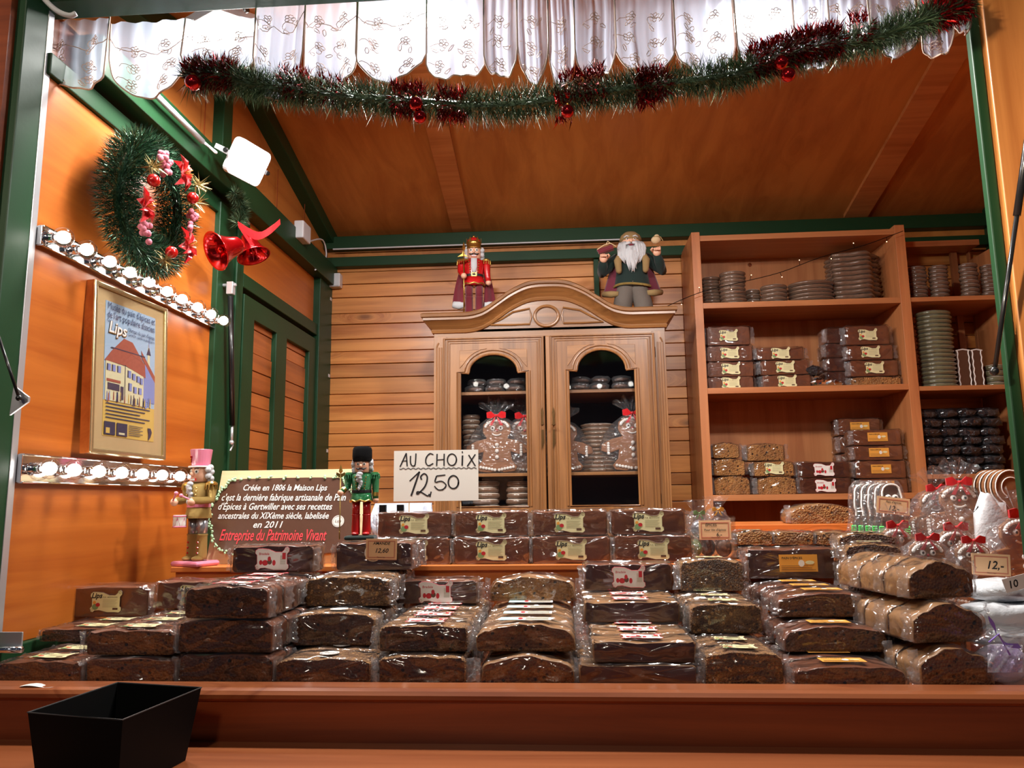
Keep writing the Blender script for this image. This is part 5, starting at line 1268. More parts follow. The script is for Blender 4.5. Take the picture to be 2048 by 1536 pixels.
obj('tube', MB().tube([p - cb[0] for p in cb[:3]], .009, n=10), M['greyconduit'], cd, smooth=True)
obj('cable', MB().tube([p - cb[0] for p in cb[2:]] + [Vector(onX(432, 305, XL + .12)) - cb[0]], .005, n=8), M['whiteplastic'], cd, smooth=True)
jb = onX(606, 465, XL + .07)
j1 = thing('junction_box', 'white junction box on the green wall plate near the roof corner', 'junction box', jb)
obj('box', MB().box(-.025, .02, -.05, .05, -.04, .04), M['whiteplastic'], j1, bevel=.006)
jb2 = onY(669, 562, YB - .03)
obj('cable', MB().tube([p - jb for p in smoothpath([jb + Vector((.01, .04, -.03)), onX(645, 480, XL + .05), onX(652, 515, XL + .05), onX(630, 540, XL + .05)], 5)], .004, n=6), M['whiteplastic'], j1, smooth=True)
j2 = thing('junction_box', 'white square junction box in the back left corner above the pipe', 'junction box', jb2)
obj('box', MB().box(-.036, .036, -.025, .025, -.036, .036), M['whiteplastic'], j2, bevel=.006)
obj('lid', MB().box(-.032, .032, -.028, -.0255, -.032, .032), M['whiteplastic'], j2, bevel=.002)
pj = onY(657, 590, YB - .03)
pp = thing('cable_pipe', 'thin grey cable pipe running down the back left corner below the junction box', 'pipe', pj)
obj('pipe', MB().tube([(0, 0, 0), (0, 0, -1.3)], .0085, n=12), M['greyconduit'], pp, smooth=True)
for z_ in (-.02, -.42, -.8): obj('clip', MB().box(-.012, .012, -.004, .022, z_ - .008, z_ + .008), M['whiteplastic'], pp, bevel=.001)
lt = onX(0, 1300, XL + .02)
la = thing('barrel_bolt', 'silver barrel bolt on the sill at the foot of the left post', 'bolt', onY(22, 1298, 1.57))
obj('plate', MB().box(-.06, .022, 0, .004, -.006, .034), M['alu'], la, bevel=.001)
obj('bolt', MB().tube([(-.06, -.008, 0), (.03, -.008, .0)], .0065, n=12), M['chrome'], la, smooth=True)
wcb = [onY(px, py, 1.52) for px, py in [(70, -25), (95, 5), (118, 24), (140, 31), (152, 27)]]
hc = thing('hanging_cable', 'loose white cable at the top left corner of the front frame', 'cable', wcb[2]); obj('cable', MB().tube([p - wcb[2] for p in smoothpath(wcb, 5)], .006, n=8), M['whiteplastic'], hc, smooth=True)

# ================================================================== LACE VALANCE AND GARLAND
VY = 1.66
val = thing('lace_valance', 'white embroidered lace valance with scalloped hem across the top of the opening', 'curtain', (0, VY, 2.7))
PAN = [(38, 92, 95, 188, -14), (92, 214, 150, 176, 0), (214, 378, 110, 188, -6), (372, 515, 118, 152, 6), (512, 612, 118, 212, 12), (608, 716, 130, 165, 0), (714, 853, 108, 165, 4), (853, 968, 128, 152, -4), (968, 1035, 110, 160, 6), (1035, 1097, 90, 166, 0), (1097, 1150, 90, 168, -8), (1150, 1232, 100, 155, 2), (1232, 1350, 96, 146, 0), (1350, 1470, 96, 150, 0), (1470, 1590, 100, 152, 6), (1590, 1662, 90, 142, 0), (1655, 1750, 30, 84, -18), (1740, 1838, 60, 113, 0), (1843, 1914, 62, 108, -6), (1912, 1940, 40, 68, 0)]
for pi_, (xa0, xb0, yc, ybt, yo) in enumerate(PAN):
    x0, x1 = onY(xa0, yc, VY).x, onY(xb0, yc, VY).x; zc_ = onY((xa0 + xb0) / 2, yc, VY).z; zb_ = onY((xa0 + xb0) / 2, ybt, VY).z
    ztp = max(hz - .005, onY((xa0 + xb0) / 2, 40 if xa0 < 380 else -25, VY).z); ph_ = pi_ * 1.7; rr = random.Random(pi_)
    def surf(u, v):
        hem = zc_ - (zc_ - zb_) * max(0.0, 1 - abs(2 * u - 1) ** 2.2) ** .6
        z = ztp + (hem - ztp) * v
        x = x0 + (x1 - x0) * (u + .02 * math.sin(6 * v + ph_) * (1 if 0 < u < 1 else 0))
        if pi_ == 0: x += (v - .5) * -.05
        y = -yo * .001 + .010 * math.sin(2 * PI * u * 1.5 + ph_) * (.3 + .7 * v) + .004 * math.sin(2 * PI * u * 4 + ph_ * 2) - .02 * v * (yo / 20)
        return Vector((x, y, z - 2.7))
    p = obj('lace_panel', MB().grid(surf, 20, 14), M['sheer'], val, smooth=True)
    b = MB(); off = Vector((0, -.0012, 0))
    b.tube([surf(0, i / 10) + off for i in range(11)] + [surf(i / 20, 1) + off for i in range(1, 21)] + [surf(1, 1 - i / 10) + off for i in range(1, 11)], .0022, n=4)
    if xb0 < 870: b.tube([surf(i / 12, .42 + .03 * math.sin(i)) + off for i in range(13)], .0010, n=4)
    obj('edging', b, M['thread'], p)
    b = MB(); wdt = x1 - x0; hgt = ztp - zb_; q = .0115
    def local(u0, v0, dx, dz): return surf(min(.97, max(.03, u0 + dx / wdt)), min(.97, max(.02, v0 - dz / hgt))) + off
    def flower(u0, v0, s_):
        for k in range(5):
            a = k * 2 * PI / 5; b.tube([local(u0, v0, s_ * (math.cos(a) * .62 + .42 * math.cos(t)), s_ * (math.sin(a) * .62 + .42 * math.sin(t))) for t in [i * PI / 3 for i in range(6)]], .0010, n=3, closed=True)
    def tendril(u0, v0, s_, sg):
        b.tube([local(u0, v0, sg * s_ * 2.2 * (1 - t) * math.cos(t * 5), s_ * 2.2 * (1 - t * .8) * math.sin(t * 5) + s_ * t) for t in [i / 9 for i in range(10)]], .0009, n=3)
    def leaf(u0, v0, s_, a):
        b.tube([local(u0, v0, s_ * (1.1 * (1 + math.cos(t)) * math.cos(a) - .5 * math.sin(t) * math.sin(a)), s_ * (1.1 * (1 + math.cos(t)) * math.sin(a) + .5 * math.sin(t) * math.cos(a))) for t in [i * PI / 3 for i in range(6)]], .0010, n=3, closed=True)
    cols = [.5] if wdt < .10 else [.28, .72]
    for ci, u0 in enumerate(cols):
        for v0 in (.35, .62, .86):
            u_ = u0 + rr.uniform(-.05, .05); v_ = v0 + rr.uniform(-.04, .04)
            flower(u_, v_, q); tendril(u_ - .05, v_ + .10, q, 1 if ci else -1); leaf(u_ + q / wdt, v_ + .08, q * .7, rr.uniform(0, 6)); leaf(u_ - q / wdt, v_ + .10, q * .7, rr.uniform(0, 6))
    o = obj('embroidery', b, M['thread'], p); o['kind'] = 'stuff'
GY = 1.625
gpx = [(372, 158), (420, 150), (470, 158), (530, 172), (600, 182), (680, 192), (760, 198), (850, 205), (950, 212), (1040, 208), (1130, 196), (1220, 182), (1300, 172), (1400, 160), (1470, 148), (1540, 124), (1620, 100), (1700, 88), (1780, 66), (1860, 36), (1935, 2)]
gp = smoothpath([onY(px, py, GY) for px, py in gpx], 5); gc = gp[len(gp) // 2]
gar = thing('tinsel_garland', 'long green and red tinsel garland sagging below the lace valance', 'garland', gc)
b = MB(); L_ = [p - gc for p in gp]; b.tube([p + Vector((0, 0, 0)) for p in L_], .010, n=6); needles(b, L_, .034, 19000, .040, .0010, rnd, droop=.12, hi=.75)
o = obj('tinsel', b, M['tinsel'], gar); o['kind'] = 'stuff'
b = MB()
def seg(px0, px1, dy, n, yf=-.012):
    pts = [(px, py) for px, py in gpx]
    out = []
    for i in range(9):
        px = px0 + (px1 - px0) * i / 8
        for j in range(len(pts) - 1):
            if pts[j][0] <= px <= pts[j + 1][0]:
                t = (px - pts[j][0]) / (pts[j + 1][0] - pts[j][0]); out.append(onY(px, pts[j][1] + t * (pts[j + 1][1] - pts[j][1]) + dy, GY + yf) - gc)
    needles(b, out, .034, int(n * 1.5), .022, .0019, rnd, lo=.4, hi=1.0)
for a_ in [(375, 470, -6, 700), (560, 620, -16, 160), (640, 700, -12, 80), (785, 850, -4, 520), (876, 930, 0, 350), (1120, 1210, -22, 420), (1275, 1335, -4, 420), (1270, 1300, 10, 150), (1500, 1680, -12, 1500), (1700, 1740, -24, 160), (1865, 1932, 0, 650), (1110, 1140, 20, 90)]: seg(*a_)
o = obj('red_tinsel', b, M['tinselred'], gar); o['kind'] = 'stuff'
lab = ['at the left end of the garland', 'upper one of the left-centre pair on the garland', 'lower one of the left-centre pair under the garland', 'alone under the middle of the garland', 'upper one of the right-hand pair on the garland', 'lower one of the right-hand pair under the garland']
for k, (px, py, r_) in enumerate([(386, 165, 17), (832, 208, 15), (840, 234, 14), (1135, 223, 14), (1562, 125, 14.5), (1576, 150, 15)]):
    c = onY(px, py, GY - .035 - .01 * (k % 2)); rr_ = r_ / 1520 * 1.62
    t = thing('bauble', 'shiny red bauble ' + lab[k], 'bauble', c)
    obj('globe', MB().ball((0, 0, 0), rr_, 24, 16), M['red_shiny'], t, smooth=True)
    obj('cap', MB().lathe([(rr_ * .3, rr_ * .92), (rr_ * .3, rr_ * 1.15), (.0001, rr_ * 1.17)], 10), M['gold'], t)

# ================================================================== FIGURES
def limb(name, pts, rs, mat, root, n=12): return obj(name, MB().tube(pts, rs, n=n), mat, root, smooth=True)
def nutcracker(name, label, loc, H, rz, c, base=None, turn=0):
    t = thing(name, label, 'nutcracker', loc, (0, 0, rz)); t.scale = (H, H, H)
    if base: obj('base', MB().box(-.16, .16, -.14, .12, 0, .045), M[base], t, bevel=.02)
    z0 = .045
    for s_ in (-1, 1):
        x = .058 * s_
        lg = obj('leg', MB().lathe([(.040, z0 + .20), (.045, .42)], 16, Matrix.Translation((x, 0, 0))), M[c['leg']], t, smooth=True)
        bt = MB().lathe([(.046, z0 + .01), (.046, z0 + .05), (.043, z0 + .21), (.047, z0 + .215), (.047, z0 + .225)], 16, Matrix.Translation((x, 0, 0))); bt.ball((x, -.035, z0 + .018), (.042, .062, .024), 14, 8)
        bo = obj('boot', bt, M[c['boot']], t, smooth=True)
        if c.get('dots'): obj('boot_button', MB().ball((x, -.046, .11), .009).ball((x, -.046, .155), .009).ball((x, -.046, .20), .009), M['red'], bo)
    if c.get('cape'):
        for s_ in (-1, 1):
            b = MB(); b.grid(lambda u, v: Vector((s_ * (.10 + .11 * u * (.35 + v) + .02 * math.sin(v * 3)), .03 + .05 * u - .02 * math.sin(u * 6) * v, .70 - .52 * v)), 8, 10)
            o = obj('cape', b, M['darkred'], t, smooth=True); m_ = o.modifiers.new('s', 'SOLIDIFY'); m_.thickness = .015
            limb('cape_trim', [(s_ * .115, .035, .19), (s_ * .17, .05, .185), (s_ * .235, .075, .20)], [.03, .045, .04], M['fur'], t)
    obj('skirt', MB().lathe([(.125, .405), (.127, .41), (.108, .50)], 22, Matrix.Diagonal((1, .8, 1, 1))), M[c['skirt']], t, smooth=True)
    if c.get('hem'): obj('skirt_trim', MB().tube([(.126 * math.cos(a), .102 * math.sin(a), .412 + .008 * math.cos(8 * a)) for a in [2 * PI * i / 32 for i in range(32)]], .009, n=6, closed=True), M[c['hem']], t)
    obj('torso', MB().lathe([(.100, .49), (.104, .52), (.115, .66), (.110, .695), (.06, .715)], 22, Matrix.Diagonal((1, .8, 1, 1))), M[c['coat']], t, smooth=True)
    obj('belt', MB().lathe([(.105, .498), (.110, .50), (.110, .528), (.105, .53)], 22, Matrix.Diagonal((1, .82, 1, 1))), M[c['belt']], t)
    if c.get('buckle'): obj('buckle', MB().prism([[(-.03, .492), (.03, .492), (.03, .536), (-.03, .536)], [(-.018, .502), (-.018, .526), (.018, .526), (.018, .502)]], .008, Matrix.Translation((0, -.098, 0))), M[c['buckle']], t)
    b = MB()
    for s_ in (-1, 1):
        for k in range(5): b.ball((s_ * (.042 + .004 * k), -.086 - .001 * k, .545 + .03 * k), .0085, 8, 5)
    obj('coat_button', b, M['gold'], t)
    for s_ in (-1, 1):
        ax = .140 * s_; pose = c['arms'][0 if s_ < 0 else 1]
        el = Vector((ax * 1.08, -.005, .565)); hd = Vector(pose)
        arm = limb('arm', [(ax, 0, .70), (ax * 1.05, 0, .64), el, el.lerp(hd, .5), hd + Vector((0, 0, .012))], [.036, .042, .037, .032, .030], M[c['sleeve']], t)
        obj('hand', MB().ball(hd, .034, 12, 8), M['flesh'], arm, smooth=True)
        ep = MB(); ep.lathe([(.052, .690), (.052, .705), (.03, .722), (.0001, .724)], 14, Matrix.Translation((ax, 0, 0)))
        for k in range(12):
            a = k * PI / 6; ep.tube([(ax + .050 * math.cos(a), .050 * math.sin(a), .695), (ax + .054 * math.cos(a), .054 * math.sin(a), .650)], .0055, n=5)
        obj('epaulette', ep, M[c.get('ep', 'gold')], arm)
        if c.get('cuff'): obj('cuff', MB().tube([hd.lerp(el, .28), hd.lerp(el, .55)], .037, n=12), M['gold'], arm)
    hz0 = .715
    head = obj('head', MB().lathe([(.066, hz0), (.078, hz0 + .01), (.080, hz0 + .12), (.07, hz0 + .135)], 22), M['flesh'], t, smooth=True)
    head.rotation_euler = (0, 0, turn)
    obj('nose', MB().ball((0, -.088, hz0 + .070), (.014, .022, .022), 10, 8), M['flesh'], head, smooth=True)
    b = MB()
    for s_ in (-1, 1):
        T = Matrix.Rotation(s_ * .42, 4, 'Z')
        b.ball((0, -.078, hz0 + .092), (.019, .006, .019), 12, 8, T, mat=0); b.ball((0, -.083, hz0 + .092), (.009, .004, .010), 10, 6, T, mat=1)
        b.tube([T @ Vector((-.02, -.080, hz0 + .116)), T @ Vector((0, -.084, hz0 + .123)), T @ Vector((.02, -.080, hz0 + .118))], .0035, n=5, mat=1)
    obj('eyes', b, [M['white'], M['ink']], head)
    b = MB(); b.box(-.032, .032, -.084, -.06, hz0 + .012, hz0 + .034, mat=0)
    for k in range(6): b.box(-.027 + .0095 * k, -.020 + .0095 * k, -.087, -.083, hz0 + .015, hz0 + .031, mat=1)
    obj('mouth', b, [M['red'], M['white']], head)
    if c.get('stache'):
        b = MB()
        for s_ in (-1, 1): b.tube([(s_ * .006, -.088, hz0 + .046), (s_ * .026, -.088, hz0 + .038), (s_ * .048, -.080, hz0 + .044), (s_ * .060, -.070, hz0 + .054)], [.008, .010, .007, .002], n=8)
        obj('moustache', b, M['ink'], head, smooth=True)
    b = MB(); rr = random.Random(4)
    for s_ in (-1, 1):
        for k in range(7): b.ball((s_ * (.080 + rr.uniform(0, .018)), .012 + rr.uniform(-.02, .03), hz0 + .015 + .019 * k), .028, 8, 6)
    obj('hair', b, M['fur'], head, smooth=True)
    b = MB()
    if c.get('beard') == 'flat': b.prism([(-.034, .70), (.034, .70), (.034, .60), (.02, .55), (0, .525), (-.02, .55), (-.034, .60)], .02, Matrix.Translation((0, -.112, 0)))
    else:
        for k in range(8): b.ball((rr.uniform(-.014, .014) - .01, -.098 - .006 * math.sin(k), .70 - .022 * k), (.036 - .003 * k, .02, .024), 9, 6)
    obj('beard', b, M['fur'], head, smooth=True)
    h0 = hz0 + .13
    if c['hat'] == 'top': obj('hat', MB().lathe([(.098, h0), (.100, h0 + .012), (.078, h0 + .014), (.078, h0 + .02), (.094, h0 + .155), (.09, h0 + .158), (.0001, h0 + .157)], 24), M['pink'], t, smooth=False); obj('hat_band', MB().lathe([(.100, h0 - .002), (.104, h0 + .004), (.100, h0 + .012)], 24), M['white'], t); obj('hat_gem', MB().ball((-.02, -.090, h0 + .09), .010).tube([(-.02, -.088, h0 + .085), (-.02, -.086, h0 + .04)], .004), M['red_shiny'], t); autosmooth(t.children[0]) if False else None
    if c['hat'] == 'fur': obj('hat', MB().lathe([(.086, h0 - .012), (.104, h0 + .0), (.108, h0 + .05), (.106, h0 + .12), (.094, h0 + .148), (.06, h0 + .158), (.0001, h0 + .16)], 24, Matrix.Diagonal((1, .9, 1, 1))), M['velvet'], t, smooth=True)
    if c['hat'] == 'crown':
        h = obj('crown', MB().lathe([(.088, h0 - .01), (.092, h0), (.084, h0 + .005), (.080, h0 + .06), (.086, h0 + .075), (.080, h0 + .076)], 24), M['gold'], t, smooth=True)
        b = MB()
        for k in range(6):
            a = k * PI / 3 + PI / 6; b.prism([(-.022, h0 + .06), (.022, h0 + .06), (0, h0 + .125)], .006, Matrix.Rotation(a, 4, 'Z') @ Matrix.Translation((0, -.086, 0)))
        obj('crown_point', b, M['gold'], h)
        obj('crown_cushion', MB().ball((0, 0, h0 + .08), (.078, .078, .055), 18, 10), M['red'], h, smooth=True)
        obj('crown_orb', MB().ball((0, 0, h0 + .145), .016), M['gold'], h, smooth=True)
    if c.get('staff'):
        hd = Vector(c['arms'][0]); s_ = MB().tube([(hd.x, hd.y - .01, .01), (hd.x, hd.y - .01, c['staff'])], .007, n=8)
        st_ = obj('staff', s_, M['gold'] if c['hat'] == 'crown' else M['goldglit'], t, smooth=True)
        b = MB(); zt = c['staff']; b.lathe([(.008, 0), (.022, .02), (.0001, .10)], 8, Matrix.Translation((hd.x, hd.y - .01, zt - .01)))
        if c['hat'] == 'crown':
            b.prism([(hd.x - .07, zt - .09), (hd.x - .02, zt - .055), (hd.x, zt + .0), (hd.x + .012, zt - .06), (hd.x + .05, zt - .09), (hd.x, zt - .08)], .01, Matrix.Translation((0, hd.y - .015, 0)))
            b.tube([(hd.x - .075, hd.y - .012, zt - .135), (hd.x + .05, hd.y - .012, zt - .120)], .012, n=8)
        else:
            b.prism([(hd.x - .05, zt - .03), (hd.x, zt - .06), (hd.x + .05, zt - .03), (hd.x + .045, zt + .0), (hd.x, zt - .02), (hd.x - .045, zt)], .012, Matrix.Translation((0, hd.y - .016, 0)))
        obj('staff_head', b, M['gold'], st_)
    return t
# red king on the cupboard (stands on the cornice board)
def cup_top(px): 
    u = abs((cxx(px, 620) - cxm) / HW); pts = [(p[0] / HW, p[2]) for p in front]
    return min((abs(abs(a) - u), z) for a, z in pts)[1] + .085
H = cz(452, 943) - cz(620, 943)
nutcracker('nutcracker', 'red nutcracker king with gold crown and star staff, left on top of the cupboard', (cxx(943, 615), CY + .10, cup_top(943) - .006), H * 1.03, .12,
    dict(leg='darkred', boot='darkred', skirt='red', coat='red', belt='ink', buckle='gold', sleeve='red', hat='crown', hem='gold', cape=True, stache=True, beard='flat', arms=[(-.115, -.11, .49), (.165, -.01, .44)], staff=.80))
# bearded old man doll
g = thing('bearded_doll', 'old man doll with long white beard and dark green jacket standing on the cupboard', 'doll', (cxx(1270, 600), CY + .11, cup_top(1268) - .004), (0, 0, -.03))
gs = (cz(437, 1270) - cz(610, 1270)); g.scale = (gs,) * 3
for s_ in (-1, 1):
    limb('trouser_leg', [(s_ * .12, 0, 0), (s_ * .125, -.01, .06), (s_ * .115, -.02, .14), (s_ * .08, 0, .28), (s_ * .05, 0, .36)], [.105, .11, .105, .11, .12], M['trousers'], g, 16)
obj('jacket', MB().lathe([(.20, .34), (.205, .36), (.185, .48), (.17, .60), (.13, .70), (.07, .74)], 24, Matrix.Diagonal((1, .75, 1, 1))), M['darkgreen'], g, smooth=True)
obj('jacket_trim', MB().tube([(.207 * math.cos(a), .156 * math.sin(a), .345 + .008 * math.sin(a * 2)) for a in [2 * PI * i / 36 for i in range(36)]], .014, n=6, closed=True), M['goldglit'], g)
obj('jacket_button', MB().ball((0, -.142, .37), .012).ball((0.01, -.137, .50), .012).ball((0, -.13, .62), .012), M['chrome'], g, smooth=True)
for s_ in (-1, 1):
    b = MB(); b.grid(lambda u, v: Vector((s_ * (.15 + .13 * u * (.4 + v)), -.05 + .10 * u, .68 - .42 * v + .03 * u)), 8, 10)
    o = obj('coat_side', b, plain('burgundy_velvet', srgb(104, 16, 44), .8, sheen=.4, bump=.4, bscale=150) if s_ < 0 else bpy.data.materials['burgundy_velvet'], g, smooth=True); o.modifiers.new('s', 'SOLIDIFY').thickness = .02
    limb('fur_trim', [(s_ * .16, -.08, .25), (s_ * .24, -.05, .255), (s_ * .33, .03, .28)], [.028, .04, .032], M['tanfur'], g)
    limb('fur_collar', [(s_ * .10, -.09, .74), (s_ * .16, -.12, .62), (s_ * .15, -.13, .50), (s_ * .14, -.12, .48)], [.04, .045, .035, .02], M['tanfur'], g)
    el = Vector((s_ * .34, -.02, .53)); hd = Vector((s_ * .28 - .04 * (s_ < 0), -.14, .63 + .05 * (s_ > 0)))
    arm = limb('arm', [(s_ * .15, 0, .70), (s_ * .27, 0, .60), el, el.lerp(hd, .5), hd], [.06, .07, .066, .058, .04], M['darkgreen'], g, 14)
    hb = MB(); hb.ball(hd + Vector((0, -.02, .02)), (.048, .036, .052), 12, 8)
    for k in range(4): hb.tube([hd + Vector((s_ * (.03 - .02 * k), -.04, .05)), hd + Vector((s_ * (.03 - .02 * k), -.075, .055 - .004 * k)), hd + Vector((s_ * (.028 - .018 * k), -.085, .02))], [.013, .012, .010], n=7)
    hb.tube([hd + Vector((-s_ * .045, -.02, .02)), hd + Vector((-s_ * .065, -.05, .04)), hd + Vector((-s_ * .05, -.075, .05))], [.014, .013, .010], n=7)
    obj('hand', hb, M['flesh'], arm, smooth=True)
hd = obj('head', MB().ball((0, -.02, .86), (.105, .10, .12), 20, 14), M['flesh'], g, smooth=True)
obj('nose', MB().ball((0, -.125, .855), (.022, .026, .022)), M['flesh'], hd, smooth=True)
b = MB()
for s_ in (-1, 1): b.ball((s_ * .042, -.108, .885), (.017, .01, .013), 10, 7, mat=0); b.ball((s_ * .042, -.117, .885), (.008, .005, .009), 8, 6, mat=1)
obj('eyes', b, [M['white'], M['inkbrown']], hd, smooth=True)
obj('mouth', MB().ball((0, -.135, .805), (.030, .012, .014)), M['darkred'], hd, smooth=True)
obj('cap', MB().lathe([(.125, .885), (.128, .91), (.11, .955), (.07, .99), (.0001, 1.0)], 20, Matrix.Translation((0, -.0, 0)) @ Matrix.Diagonal((1, .95, 1, 1))), M['tanfur'], hd, smooth=True)
b = MB(); rr = random.Random(2)
for k in range(90):
    x = rr.uniform(-.13, .13); top = .86 - abs(x) * .15 if abs(x) > .05 else .80; ln = rr.uniform(.20, .33) * (1 - abs(x) * 1.8)
    y = -.10 - .05 * (1 - abs(x) * 6 if abs(x) < .16 else 0)
    b.tube([(x, y + .03, top), (x * 1.15, y - .02, top - ln * .35), (x * 1.05 + rr.uniform(-.02, .02), y - .03, top - ln * .7), (x * .75 + rr.uniform(-.02, .02), y - .01, top - ln)], [.018, .022, .015, .002], n=5)
for s_ in (-1, 1): b.tube([(s_ * .008, -.145, .83), (s_ * .05, -.14, .825), (s_ * .095, -.11, .80)], [.014, .018, .004], n=7); b.tube([(s_ * .02, -.115, .912), (s_ * .05, -.12, .92), (s_ * .08, -.10, .905)], .008, n=6)
obj('beard', b, M['fur'], hd, smooth=True)
sk = thing('gift_bundle', 'small tied sack of sticks held in the left-hand fist of the bearded doll', 'sack', (0, 0, 0)); p = onY(1212, 497, CY + .02); sk.location = p
obj('sticks', MB().tube([(-.035, 0, -.018), (.03, 0, .004)], .009).tube([(-.04, 0, -.010), (.03, 0, .012)], .007).tube([(-.03, .01, -.02), (.035, .01, .0)], .007), M['darkred'], sk)
obj('twine', MB().tube([(-.04, -.006, -.006), (-.01, -.012, .012), (.02, -.012, .02), (.045, -.006, .006)], .0022).tube([(.0, -.01, .015), (.008, -.012, .03), (.02, -.012, .018)], .002), M['palewood'], sk)
p = onY(1312, 480, CY + .02)
sk = thing('sweet_sack', 'small beige sack held in the right-hand fist of the bearded doll', 'sack', p)
obj('sack', MB().ball((0, 0, 0), (.022, .018, .018), 12, 8).ball((.004, 0, .018), (.012, .01, .008), 8, 6), plain('beige_sack', srgb(206, 180, 140), .9, bump=.5), sk, smooth=True)
obj('tie', MB().tube([(-.012, -.01, .012), (.004, -.016, .012), (.02, -.01, .01), (.03, -.008, -.008)], .002), M['tanfur'], sk)
# string of fairy lights from the cupboard across the shelves
fp = smoothpath([onY(px, py, 3.36) for px, py in [(1335, 612), (1400, 585), (1480, 565), (1560, 545), (1640, 515), (1730, 490), (1806, 462)]], 4)
ft = thing('fairy_lights', 'thin dark string of tiny fairy lights slung across the top shelf', 'fairy lights', fp[0])
obj('wire', MB().tube([p - fp[0] for p in fp], .0016, n=5), M['black'], ft)
for k in range(9):
    p = fp[2 + k * 2 + k // 2] - fp[0]; d = Vector((R.uniform(-.01, .01), -.004, R.choice((-1, 1)) * .022))
    o = obj('twig', MB().tube([p, p + d], .0012, n=4), M['black'], ft); obj('lamp', MB().ball(p + d, .0022, 6, 4), M['fairy'], o)
enc_done()

# ================================================================== ON AND AROUND THE COUNTER
def plane_local(Mx, px, py):
    """photo pixel -> local (x, z) on the plane y=0 of matrix Mx"""
    Mi = Mx.inverted(); o_ = Mi @ CO; d = Mi.to_3x3() @ ray(px, py); t = -o_.y / d.y
    return (o_.x + d.x * t, o_.z + d.z * t)
# black cash tray on the ledge
zt = 1.238
cs = [onZ(px, py, zt) for px, py in [(55, 1425), (245, 1440), (403, 1375), (235, 1365)]]
cc = sum(cs, Vector()) / 4
bx = thing('black_tray', 'empty black plastic box standing on the wooden ledge at bottom left', 'box', (cc.x, cc.y, lz))
b = MB(); hgt = zt - lz
def ringv(k, z): return [Vector(((c.x - cc.x) * k, (c.y - cc.y) * k, z)) for c in cs]
vs = ringv(1.0, hgt) + ringv(.84, 0) + ringv(.985, hgt) + ringv(.825, .005)
b.add(vs, [(i, (i + 1) % 4, (i + 1) % 4 + 4, i + 4) for i in range(4)] + [(i + 8, i + 12, (i + 1) % 4 + 12, (i + 1) % 4 + 8) for i in range(4)] + [(i, i + 8, (i + 1) % 4 + 8, (i + 1) % 4) for i in range(4)] + [(4, 5, 6, 7), (12, 15, 14, 13)])
obj('tray_body', b, M['black'], bx, bevel=.001)
obj('rim', MB().tube([v + Vector((0, 0, 0)) for v in ringv(1.0, hgt)], .0014, n=5, closed=True), plain('dark_grey_edge', (.05, .05, .05, 1), .35), bx)
p = onZ(62, 1380, RZ); sl = thing('paper_scrap', 'small pale paper scrap lying on the front rail at far left', 'paper', (p.x, 1.655, RZ))
obj('paper', MB().grid(lambda u, v: Vector((-.045 + .09 * u, -.012 + .024 * v * math.sin(PI * min(1, u + .2)), .001 + .002 * math.sin(u * 7))), 8, 3), M['paper'], sl)
# price cards
def card(label, px0, px1, py0, py1, Y, texts, tilt=0.0, mat='tagpaper', border=True, lean=0.0, name='price_tag', extra=None):
    a = onY(px0, py1, Y); w_ = onY(px1, py1, Y).x - a.x; h_ = onY(px0, py0, Y).z - a.z
    t = thing(name, label, 'price tag', (a.x + w_ / 2, Y, a.z), (-lean, tilt, 0))
    obj('card', MB().box(-w_ / 2, w_ / 2, 0, .0012, 0, h_), M[mat], t)
    if border:
        m_ = .06 * w_; obj('border', MB().prism([[(-w_ / 2 + m_, m_), (w_ / 2 - m_, m_), (w_ / 2 - m_, h_ - m_), (-w_ / 2 + m_, h_ - m_)], [(-w_ / 2 + m_ * 1.5, m_ * 1.5), (-w_ / 2 + m_ * 1.5, h_ - m_ * 1.5), (w_ / 2 - m_ * 1.5, h_ - m_ * 1.5), (w_ / 2 - m_ * 1.5, m_ * 1.5)]], .0003, Matrix.Translation((0, -.0005, 0))).prism([(-w_ / 2, 0), (w_ / 2, 0), (w_ / 2, m_ * .3), (-w_ / 2, m_ * .3)], .0003, Matrix.Translation((0, -.0005, 0))), M['tagedge'], t)
    b = MB()
    for (s_, x, z, q, sh) in texts: addtext(b, s_, x * w_, z * h_, q * h_, y=-.0008, shear=sh, bold=.012)
    if border: addtext(b, "Maison Lips", 0, .10 * h_, .085 * h_, y=-.0008, mat=0)
    obj('lettering', b, M['ink'], t)
    return t
card('tan price card reading AMANDE 12,60 on the fourth stack', 731, 793, 1078, 1120, 2.145, [('AMANDE', .0, .72, .20, .2), ('12,60', .0, .34, .30, .3)], .02)
card('tan price card reading 12 in front of the bagged gingerbread men at right', 1945, 2022, 1108, 1152, 2.02, [('12,-', .08, .32, .52, .25)], .06)
card('tan price card reading 12 on the green iced gingerbread', 1753, 1819, 995, 1029, 2.50, [('12,-', .0, .22, .42, .25), ('Pain d\'épices', 0, .66, .17, .2)], .12)
card('tan price card about mulled wine spices on the clear spice box', 1399, 1463, 1041, 1080, 2.455, [('ÉPICES', -.12, .70, .20, .1), ("Pour Vin d'épices", .0, .46, .16, .1), ('6,-', .12, .18, .28, .1)], .0)
card('white price card reading 10 at the far right edge', 2012, 2062, 1152, 1180, 1.83, [('10', -.15, .25, .75, .2)], -.25, mat='labelwhite', border=False)
